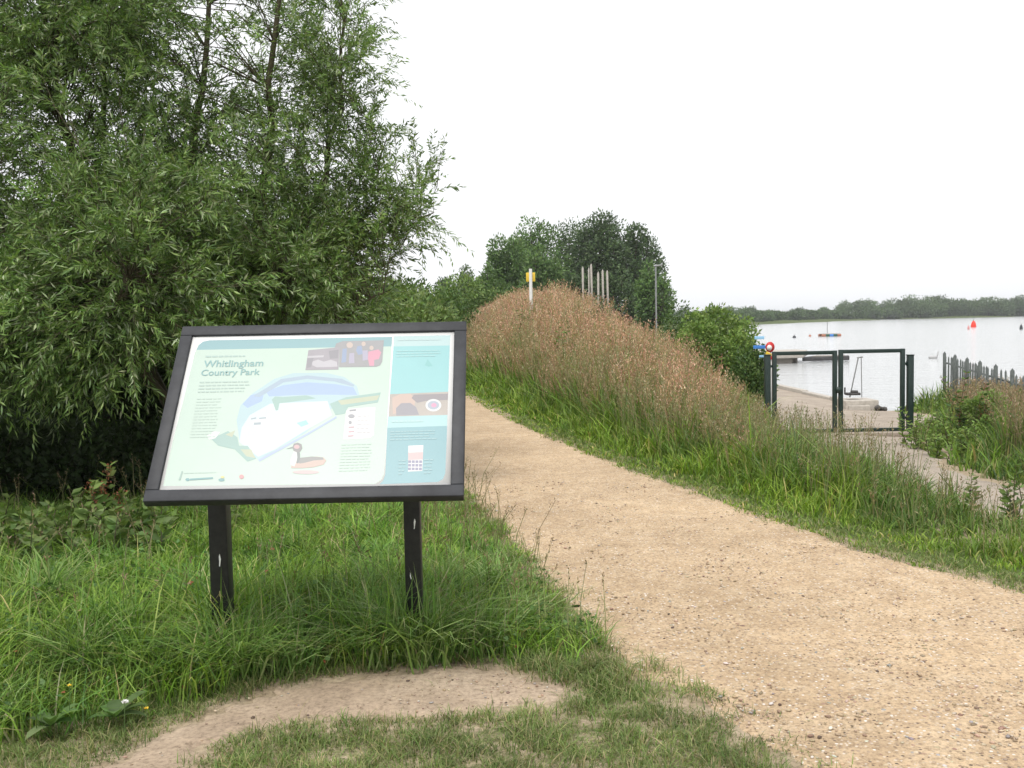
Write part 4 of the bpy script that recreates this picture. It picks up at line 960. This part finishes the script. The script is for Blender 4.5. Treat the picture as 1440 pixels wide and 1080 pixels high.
# things on the bank crest
def ground(x, y): return hz(x, y, False)
p0 = at(746, 378, 27); zg = ground(p0[0], 27)
lb = empty('board_post', (p0[0], 27, zg), 'white post carrying a yellow square board on top of the reddish bank', 'sign')
mb = MB(); mb.tube([(p0[0], 27, zg - .3), (p0[0], 27, p0[2])], .045, 10); part(mb, 'post', M_wht, lb)
a, b_ = at(740, 396, 27), at(752.5, 383, 27); mb = MB(); mb.box((a[0], 27.048, a[2]), (b_[0], 27.078, b_[2])); part(mb, 'board', M_yel, lb, bevel=.006)
gs = 'weathered stakes on the bank'
for i, (px, pt, w_, lab) in enumerate([(819.5, 375, .036, 'leftmost weathered pale stake on the bank crest'), (827, 376, .028, 'slim weathered stake, second from the left on the bank'), (833, 371, .04, 'tallest weathered stake, third from the left on the bank'),
        (840.5, 382, .034, 'short broad weathered stake in the middle of the row on the bank'), (848.5, 379, .034, 'weathered grey stake, second from the right on the bank'), (855.5, 380, .034, 'rightmost weathered grey stake on the bank')]):
    Y = 29 + (i % 3) * .5 - .15 * i; t_ = at(px, pt, Y); z_ = ground(t_[0], Y); r = RS(900 + i)
    mb = MB(); th = R(r.uniform(-.9, .9)); M_ = Matrix.Translation((t_[0], Y, z_ - .3)) @ Matrix.Rotation(th, 4, 'Y') @ Matrix.Rotation(r.uniform(0, 1), 4, 'Z'); h_ = t_[2] - z_ + .3; w_ *= .62
    mb.box((-w_, -w_, 0), (w_, w_, h_ - .06), M_)
    mb.add(np.array([M_ @ Vector(v) for v in ((-w_, -w_, h_ - .06), (w_, -w_, h_ - .06), (w_, w_, h_ - .06), (-w_, w_, h_ - .06), (-w_ * .2, 0, h_), (w_ * .5, 0, h_ + .01))]), [(0, 1, 5, 4), (1, 2, 5), (2, 3, 4, 5), (3, 0, 4)])
    tag(mb.build('stake', M_oldwood, loc=(t_[0], Y, z_)), lab, 'stake', gs)
p0 = at(922, 374, 30); zg = ground(p0[0], 30); lp = empty('lamp_post', (p0[0], 30, zg), 'thin grey pole with a small head before the dark trees right of the stakes', 'pole')
mb = MB(); mb.tube([(p0[0], 30, zg - .2), (p0[0], 30, p0[2])], [.032, .024], 10); part(mb, 'pole', M_galv, lp)
mb = MB(); mb.tube([(p0[0] - .06, 30, p0[2]), (p0[0] + .2, 30, p0[2] + .02)], [.032, .022], 8); part(mb, 'lamp_head', M_galv, lp)

# ------------------------------------------------------------------ lakeside things
M_conc = plain('pale_concrete', (.34, .31, .27), (.50, .46, .41), .9, 12, .3)
M_darkwood = plain('dark_wet_timber', (.03, .03, .032), (.09, .085, .085), .7, 10, .4)
jt = empty('jetty', (14.7, 54.5, -.9), 'pale concrete landing with a dark timber pontoon beyond the left gate leaf', 'jetty')
def prism(poly, z0, z1):
    n = len(poly); mb = MB(); v = [(x_, y_, z0) for x_, y_ in poly] + [(x_, y_, z1) for x_, y_ in poly]
    mb.add(v, [tuple(range(n))[::-1], tuple(range(n, 2 * n))] + [(i, (i + 1) % n, n + (i + 1) % n, n + i) for i in range(n)]); return mb
a = at(1085, 500, 53); 
part(prism([(11.2, 50.5), (15.1, 51.5), (16.2, 54.5), (16.0, 56), (11.2, 56)], -.62, -.32), 'deck', M_conc, jt, bevel=.03)
part(prism([(11.2, 50.9), (14.6, 51.9), (15.7, 54.6), (15.5, 55.8), (11.2, 55.8)], -1.5, -.623), 'wall', M_conc, jt)
part(prism([(15.3, 52.4), (17.9, 52.7), (18.2, 53.6), (16.4, 54.0)], -.84, -.62), 'pontoon', M_darkwood, jt, bevel=.03)
part(prism([(15.9, 52.6), (17.7, 52.8), (17.9, 53.4), (16.5, 53.7)], -.618, -.58), 'pontoon_deck', M_oldwood, jt)
# edge kerb of the slipway and the concrete step
mb = MB(); edge = [(9.1, 36.5), (9.14, 34), (9.2, 31), (9.27, 28.5), (9.34, 26.4)]
for i in range(len(edge) - 1):
    (xa_, ya_), (xb_, yb_) = edge[i], edge[i + 1]; z_ = -.92
    part_ = [(xa_ - .16, ya_), (xb_ - .16, yb_ + .02), (xb_ + .06, yb_ + .02), (xa_ + .06, ya_)]
    v = [(x_, y_, -1.3) for x_, y_ in part_] + [(x_, y_, -.80 + .03 * (i % 2)) for x_, y_ in part_]
    mb.add(v, [(3, 2, 1, 0), (4, 5, 6, 7), (0, 1, 5, 4), (1, 2, 6, 5), (2, 3, 7, 6), (3, 0, 4, 7)])
tag(mb.build('slipway_kerb', M_conc, bevel=.02, loc=(9.2, 31, -.9)), 'low stone kerb along the water edge of the slipway', 'kerb')
a = at(1186, 566, 25.3); b_ = at(1232, 562, 25.3)
mb = MB(); mb.box((a[0], 25.1, -1.2), (b_[0], 26.0, a[2] + .06)); mb.box((a[0] + .05, 25.0, -1.2), (b_[0] - .25, 25.097, a[2] - .06))
tag(mb.build('concrete_step', M_conc, bevel=.02, loc=(a[0], 25.3, -.9)), 'pale concrete step at the water end of the slipway', 'step')
a = at(1240, 571, 25.0); mb = MB(); r = RS(77)
for k in range(3): mb.add(sv * np.array([.09, .10, .07]) * (1 + r.uniform(-.2, .2, (len(sv), 1))) + np.array([a[0] + .11 * k - .1, 25 + .08 * k, -.80 - .03 * k]), sf)
tag(mb.build('rock_pile', plain('dark_rock', (.04, .04, .04), (.12, .11, .10), .9, 14, .5), loc=(a[0], 25, -.85)), 'small heap of dark stones at the end of the concrete step', 'rocks')
# hoist with slanting legs standing on the step
f0 = at(1195, 556, 25.5); top = at(1207, 503, 25.5); f1 = at(1212, 556, 25.5)
ho = empty('hoist_frame', (f0[0], 25.5, f0[2]), 'thin grey metal frame with a slanting leg standing on the concrete step', 'frame')
mb = MB(); mb.tube([f0 - np.array([0, 0, .05]), top], .016, 6); part(mb, 'leg', M_galv, ho)
mb = MB(); mb.tube([np.array([f1[0], 25.5, f1[2] - .05]), np.array([f1[0] - .02, 25.5, top[2] + .04])], .011, 6); part(mb, 'leg', M_galv, ho)
mb = MB(); mb.tube([top - np.array([.03, 0, 0]), np.array([f1[0] + .02, 25.5, top[2] + .02])], .02, 6); part(mb, 'crossbar', M_galv, ho)
mb = MB(); c = at(1200, 553, 25.4); mb.box((c[0] - .16, 25.35, c[2] - .05), (c[0] + .17, 25.6, c[2] + .01)); mb.tube([(c[0] - .2, 25.45, c[2] - .02), (c[0] - .2, 25.45, c[2] + .15)], .02, 6); mb.tube([(c[0] - .05, 25.42, c[2] + .04), (c[0] + .12, 25.42, c[2] + .03)], .04, 8)
part(mb, 'winch', M_darkwood, ho)
# lakeside fence of upright pales
M_pale = plain('grey_weathered_pales', (.06, .07, .068), (.12, .135, .125), .8, 20, .3)
fa, fb = np.array([10.45, 24.0]), np.array([8.25, 15.4]); fn = empty('paling_fence', (fa[0], fa[1], hz(*fa)), 'grey upright paling fence running down to the lake at the right', 'fence')
r = RS(88); N = 46; rails = MB()
def ftop(t_): return at(1330, 500, 24)[2] * (1 - t_) + at(1440, 534, 16)[2] * t_
for k in range(N):
    t_ = k / (N - 1) ; p = fa * (1 - t_) + fb * t_ + r.normal(0, .008, 2); big = k % 7 == 0
    if t_ > .6 and k % 2 and not big: continue
    z_ = hz(p[0], p[1]); w_ = .03 if big else .015; zt_ = ftop(t_) + (.05 if big else r.normal(-.03, .015)); ang = R(r.uniform(-2, 2))
    M_ = Matrix.Translation((p[0], p[1], z_ - .1)) @ Matrix.Rotation(ang, 4, 'X'); h_ = zt_ - z_ + .1
    mb = MB(); mb.box((-w_, -w_ * .7, 0), (w_, w_ * .7, h_), M_)
    mb.add(np.array([M_ @ Vector(v) for v in ((-w_, -w_ * .7, h_), (w_, -w_ * .7, h_), (w_, w_ * .7, h_), (-w_, w_ * .7, h_), (0, 0, h_ + .05))]), [(0, 1, 4), (1, 2, 4), (2, 3, 4), (3, 0, 4)])
    part(mb, 'post' if big else 'pale', M_pale, fn)
for dz in (.18, .75):
    mb = MB(); mb.tube([(fa[0] * (1 - t_) + fb[0] * t_ + .05, fa[1] * (1 - t_) + fb[1] * t_, ftop(t_) - dz) for t_ in np.linspace(0, 1, 6)], .02, 6); part(mb, 'rail', M_pale, fn)

# things afloat
def afloat(px, py):
    d = at(px, py, 1) - np.array([0, 0, CH]); t_ = (LAKEZ - CH) / d[2]; return np.array([0, 0, CH]) + d * t_
def buoy(px, py, s, mat, label, tall=1.0, nm='buoy', group='buoys on the lake'):
    p = afloat(px, py); b = empty(nm, (p[0], p[1], LAKEZ), label, 'buoy', group)
    n = 10; prof = [(0, -.35), (.35, -.3), (.5, 0), (.46, .25 * tall), (.3, .5 * tall), (.1, .62 * tall), (0, .64 * tall)]
    mb = MB(); v = [(p[0] + s * r_ * math.cos(a_), p[1] + s * r_ * math.sin(a_), LAKEZ + s * z_) for r_, z_ in prof for a_ in np.linspace(0, 2 * math.pi, n, endpoint=False)]
    mb.add(v, [(i * n + k, i * n + (k + 1) % n, (i + 1) * n + (k + 1) % n, (i + 1) * n + k) for i in range(len(prof) - 1) for k in range(n)]); part(mb, 'float', mat, b, smooth=True)
    mb = MB(); mb.tube([(p[0], p[1], LAKEZ + s * .6 * tall), (p[0], p[1], LAKEZ + s * (.6 * tall + .3))], s * .05, 6); part(mb, 'stem', M_darkwood, b)
    return b, p
M_dark = pmat('dark_plastic', (.04, .045, .05)); M_or = pmat('orange_plastic', (.36, .15, .09)); M_bred = pmat('bright_red_plastic', (.72, .04, .02)); M_pk = pmat('faded_pink_plastic', (.55, .25, .24)); M_grn = pmat('dark_green_plastic', (.03, .10, .07))
buoy(1117, 475, .42, M_dark, 'dark round buoy on the lake, leftmost of the small floats above the left gate leaf')
buoy(1139, 473, .34, M_or, 'small orange buoy between the dark buoy and the coloured raft')
buoy(1369, 460, .9, M_bred, 'bright red conical buoy far out on the lake', 1.9)
buoy(1362, 463, .35, M_pk, 'slim faded pink marker just left of the bright red buoy', 2.6)
buoy(1436, 463, .45, M_dark, 'slim dark marker buoy at the right edge of the photo', 2.4)
p = afloat(1169, 473); rf = empty('raft', (p[0], p[1], LAKEZ), 'low multicoloured raft with a thin mast on the lake', 'raft')
wseg = 27 * p[1] / FPX / 5
for k, mt__ in enumerate((M_or, M_grn, M_blue, M_grn, M_or)):
    x_ = p[0] + (k - 2) * wseg; mb = MB(); mb.tube([(x_ - wseg * .48, p[1], LAKEZ + .12), (x_ + wseg * .48, p[1], LAKEZ + .12)], .17, 10); mb.tube([(x_ - wseg * .48, p[1] + 1.2, LAKEZ + .12), (x_ + wseg * .48, p[1] + 1.2, LAKEZ + .12)], .17, 10); part(mb, 'float', mt__, rf)
mb = MB(); mb.box((p[0] - 2.3 * wseg, p[1] - .1, LAKEZ + .24), (p[0] + 2.3 * wseg, p[1] + 1.3, LAKEZ + .32)); part(mb, 'deck', M_oldwood, rf)
mb = MB(); mb.tube([(p[0] - .3, p[1] + .5, LAKEZ + .3), (p[0] - .3, p[1] + .5, LAKEZ + 1.7)], .035, 6); part(mb, 'mast', M_galv, rf)
p = afloat(1313, 506)
for i, (px, py, lab) in enumerate([(1312, 504, 'small pale water bird on the lake left of the fence'), ]):
    p = afloat(px, py); b = MB(); 
    v = sv * np.array([.26, .14, .12]) + np.array([0, 0, .05]); b.add(v, sf); b.tube([(.2, 0, .08), (.27, 0, .22), (.27, 0, .34), (.36, 0, .36)], [.045, .03, .035, .012], 8); b.v = [q + np.array([p[0], p[1], LAKEZ]) for q in b.v]
    o = b.build('water_bird', pmat('grey_feathers', (.38, .38, .38)), smooth=True, loc=(p[0], p[1], LAKEZ)); tag(o, lab, 'bird')

# ------------------------------------------------------------------ individual weeds
def broad(mb, c, n, L, Wd, pal, r, tilt=.5):
    """rosette of broad leaves, each a bent strip of five cross sections"""
    for k in range(n):
        a = r.uniform(0, 6.283); el = r.uniform(.15, .9) * tilt; l = L * r.uniform(.6, 1.2); w_ = Wd * r.uniform(.7, 1.2); c0 = pick(pal, 1, r)[0]
        d = np.array([math.cos(a), math.sin(a), 0]); s = np.array([-math.sin(a), math.cos(a), 0]); V = []
        for t_, ww in ((0, .12), (.25, .7), (.5, 1), (.78, .72), (1, .04)):
            p = np.array(c) + d * l * t_ * .9 + np.array([0, 0, l * (math.sin(el * 1.6) * t_ - .55 * t_ ** 2.4 * .8)])
            V += [p - s * w_ * ww / 2 + np.array([0, 0, .1 * w_ * ww]), p, p + s * w_ * ww / 2 + np.array([0, 0, .1 * w_ * ww])]
        F = []
        for i in range(4): F += [(3 * i, 3 * i + 1, 3 * i + 4, 3 * i + 3), (3 * i + 1, 3 * i + 2, 3 * i + 5, 3 * i + 4)]
        mb.add(V, F, c0)
def upright(name, label, cat, px, ptop, Y, nst, seed, pal, leafL=.07, tipcol=None, group=None, lean=.12, zoff=0, spread=.12, lw=.4, npair=9):
    r = RS(seed); tp_ = at(px, ptop, Y); z_ = ground(tp_[0], Y); H_ = tp_[2] - z_; root = empty(name, (tp_[0], Y, z_), label, cat, group)
    ms, ml, mh = MB(), MB(), MB()
    for k in range(nst):
        b0 = np.array([tp_[0] + r.normal(0, spread * .3), Y + r.normal(0, spread * .3), z_ - .02]); h_ = H_ * (1 if k == 0 else r.uniform(.6, .95)); e = b0 + np.array([r.normal(0, lean) * h_, r.normal(0, lean) * h_, h_]); mid = (b0 + e) / 2 + r.normal(0, .02, 3)
        if k == 0: e[0] = tp_[0]
        ms.tube([b0, mid, e], [.006, .0045, .002], 5)
        if spread > .3: ms.tube([(tp_[0], Y, z_ - .03), b0 + np.array([0, 0, .005])], .006, 5)
        for j in range(npair):
            t_ = .12 + .86 * j / (npair - 1); p = b0 * (1 - t_) ** 2 + 2 * mid * t_ * (1 - t_) + e * t_ ** 2
            for q in range(2 if j % 2 else 3):
                a = r.uniform(0, 6.283); d = unit(np.array([math.cos(a), math.sin(a), r.uniform(.1, .7)]))[None]; L = leafL * (1.15 - .55 * t_) * r.uniform(.8, 1.2)
                diamonds(ml, p[None], d, np.array([L]), np.array([L * lw]), pick(pal, 1, r), r, .1)
            if tipcol is not None and t_ > .45:
                n_ = 14; diamonds(mh, p + r.normal(0, .016, (n_, 3)), unit(r.normal(0, 1, (n_, 3)) + np.array([0, 0, .6])), r.uniform(.01, .02, n_), r.uniform(.008, .014, n_), pick(tipcol, n_, r), r)
    part(ms, 'stems', M_twig, root); part(ml, 'leaves', M_grass, root)
    if tipcol is not None: part(mh, 'seed_spike', M_grass, root)
    return root
RUST = [(.26, .085, .045, 3), (.34, .13, .07, 2), (.20, .08, .04, 1)]
upright('thistle', 'bushy young thistle by the track, left of the one at the photo edge', 'weed', 1366, 664, 7.6, 3, 501, LG, .085)
upright('thistle', 'tall young thistle at the right edge of the photo', 'weed', 1428, 650, 7.2, 4, 502, LG, .09)
gd = 'rust red dock spikes'
for i, (px, py, Y, lab) in enumerate([(1357, 520, 14.2, 'rust red dock spike in front of the fence, leftmost of the three'), (1383, 536, 13.8, 'rust red dock spike in the middle of the leafy shrub'), (1416, 545, 14, 'rust red dock spike at the right of the leafy shrub')]):
    upright('dock_plant', lab, 'dock', px, py, Y, 4, 520 + i, MG, .12, RUST, gd, npair=12)
upright('dock_plant', 'rust red flowering dock by the shaded shrubs left of the board', 'dock', 148, 652, 6.9, 5, 531, LG, .13, RUST, gd, npair=12)
upright('dock_plant', 'short rust tinged dock in the grass near the left edge', 'dock', 108, 808, 5.6, 2, 532, MG, .08, RUST, gd, npair=8)
for i, (px, py, Y, lab) in enumerate([(736, 420, 23, 'green weed standing among the reddish grass below the yellow board'), (985, 470, 17.5, 'green weed on the lake side shoulder of the bank'), (915, 470, 17, 'slim green weed in the reddish grass right of the stakes'), (800, 450, 19, 'green weed in the middle of the reddish bank'), (1035, 548, 14.5, 'green weed in the reddish grass near the left gate post')]):
    upright('weed', lab, 'weed', px, py, Y, 7, 560 + i, LG, .13, None, 'green weeds on the bank', spread=.35, lean=.12, npair=10, lw=.3)
for i, (px, py, Y, lab) in enumerate([(1298, 568, 14.2, 'leafy green weed just right of the free standing gate post'), (1322, 580, 13.6, 'low bushy green weed right of the gate post, second in the corner'), (1345, 560, 14.4, 'tall green weed left of the leafy shrub by the fence'), (1362, 590, 12.8, 'low green weed in front of the leafy shrub by the fence'), (1425, 590, 12.4, 'green weed in front of the fence at the right edge'), (1334, 600, 12.9, 'bushy green weed at the edge of the grey track')]):
    upright('weed', lab, 'weed', px, py, Y, 12, 580 + i, BG, .10, None, 'green weeds right of the gate', spread=.5, lean=.15, npair=10, lw=.4)
# leafy tangle near the dock
for i, (px, py, Y, lab) in enumerate([(45, 700, 6.4, 'low pale leafy nettle clump at the left edge, under the thicket'), (112, 708, 6.3, 'low leafy nettle clump just left of the rust red dock'), (190, 712, 6.6, 'low leafy nettle clump just right of the rust red dock')]):
    upright('nettle_clump', lab, 'weed', px, py, Y, 26, 540 + i, LG, .12, None, 'nettles below the thicket', spread=1.1, lean=.2, npair=8, lw=.5)
gbp = 'broad leaved plants in the foreground grass'
for i, (px, py, n, L, lab) in enumerate([(160, 975, 9, .13, 'broad leaved dock rosette beside the soil patch'), (215, 905, 7, .10, 'dull green broad leaved plant in the tall grass left of the soil'), (70, 985, 8, .12, 'broad leaved plant near the bottom left corner'), (95, 770, 7, .16, 'broad leaved plant in the grass below the nettles')]):
    p = at(px, py, 1) - np.array([0, 0, CH]); t_ = (.12 - CH) / p[2]; q = p * t_; z_ = ground(q[0], q[1]); r = RS(600 + i); mb = MB(); broad(mb, (q[0], q[1], z_ + .05), n, L, L * .42, [(.11, .19, .06, 3), (.17, .23, .11, 1)], r, .9)
    tag(mb.build('broad_leaved_plant', M_grass, loc=(q[0], q[1], z_)), lab, 'plant', gbp)
def flower(px, py, h_, s, mat, label, kind, npet, group=None):
    p = at(px, py, 1) - np.array([0, 0, CH]); z_est = .1 + h_; t_ = (z_est - CH) / p[2]; q = p * t_; z_ = ground(q[0], q[1]); top = z_ + h_
    f = empty('flower', (q[0], q[1], z_), label, kind, group); mb = MB(); mb.tube([(q[0], q[1], z_), (q[0] + .01, q[1], top)], .0015, 5); part(mb, 'stem', M_grass_stem, f)
    mb = MB(); r = RS(int(px)); 
    for k in range(npet):
        a = 6.283 * k / npet; d = unit(np.array([[math.cos(a), math.sin(a), r.uniform(.2, .9)]])); diamonds(mb, np.array([[q[0] + .01, q[1], top]]), d, np.array([s]), np.array([s * .8]), np.ones((1, 3)), r)
    part(mb, 'petals', mat, f)
M_grass_stem = pmat('stem_green', (.08, .14, .04))
flower(170, 943, .15, .016, M_wht, 'white clover flower head in the grass left of the soil', 'flower', 16)
flower(92, 918, .2, .011, M_yel, 'yellow buttercup in the tall grass near the left edge', 'flower', 6, 'buttercups')
flower(200, 953, .15, .011, M_yel, 'yellow buttercup just right of the white clover flower', 'flower', 6, 'buttercups')

# ------------------------------------------------------------------ sky and light
SUN_EL, SUN_AZ = 62, 200     # azimuth measured clockwise from +Y
wd = bpy.data.worlds.new('World'); scene.world = wd; wd.use_nodes = True; nt = wd.node_tree; bg = nt.nodes['Background']
sky = nt.nodes.new('ShaderNodeTexSky'); sky.sky_type = 'NISHITA'; sky.sun_disc = False; sky.sun_elevation = R(SUN_EL); sky.sun_rotation = R(SUN_AZ); sky.dust_density = 4; sky.air_density = 1.2
hs = nt.nodes.new('ShaderNodeHueSaturation'); hs.inputs['Saturation'].default_value = .12; nt.links.new(sky.outputs[0], hs.inputs['Color'])
c = mixc(nt, hs.outputs[0], (9.0, 9.1, 9.3), .75)
nt.links.new(c, bg.inputs[0]); bg.inputs[1].default_value = .115
sl = bpy.data.lights.new('sun', 'SUN'); sl.energy = 1.9; sl.angle = R(12); sl.color = (1, .96, .9); so = bpy.data.objects.new('sun', sl); COL.objects.link(so)
az, el = R(SUN_AZ), R(SUN_EL); dv = Vector((math.sin(az) * math.cos(el), math.cos(az) * math.cos(el), math.sin(el))); so.rotation_euler = dv.to_track_quat('Z', 'Y').to_euler(); so.location = (0, -5, 12)
vs = scene.view_settings; vs.view_transform = 'Standard'; vs.look = 'None'; vs.exposure = .38; vs.gamma = 1; vs.use_curve_mapping = False
scene.render.engine = 'CYCLES'

# ------------------------------------------------------------------ damp air
mb = MB(); mb.box((-2600, -400, -5), (2600, 3300, 17)); hm = bpy.data.materials.new('haze_air'); hm.use_nodes = True; nt = hm.node_tree
nt.nodes.remove(nt.nodes['Principled BSDF']); pv = nt.nodes.new('ShaderNodeVolumePrincipled'); pv.inputs['Color'].default_value = (.93, .96, 1, 1); pv.inputs['Density'].default_value = .0003
nt.links.new(pv.outputs[0], nt.nodes['Material Output'].inputs['Volume'])
tag(mb.build('haze', hm), kind='stuff')
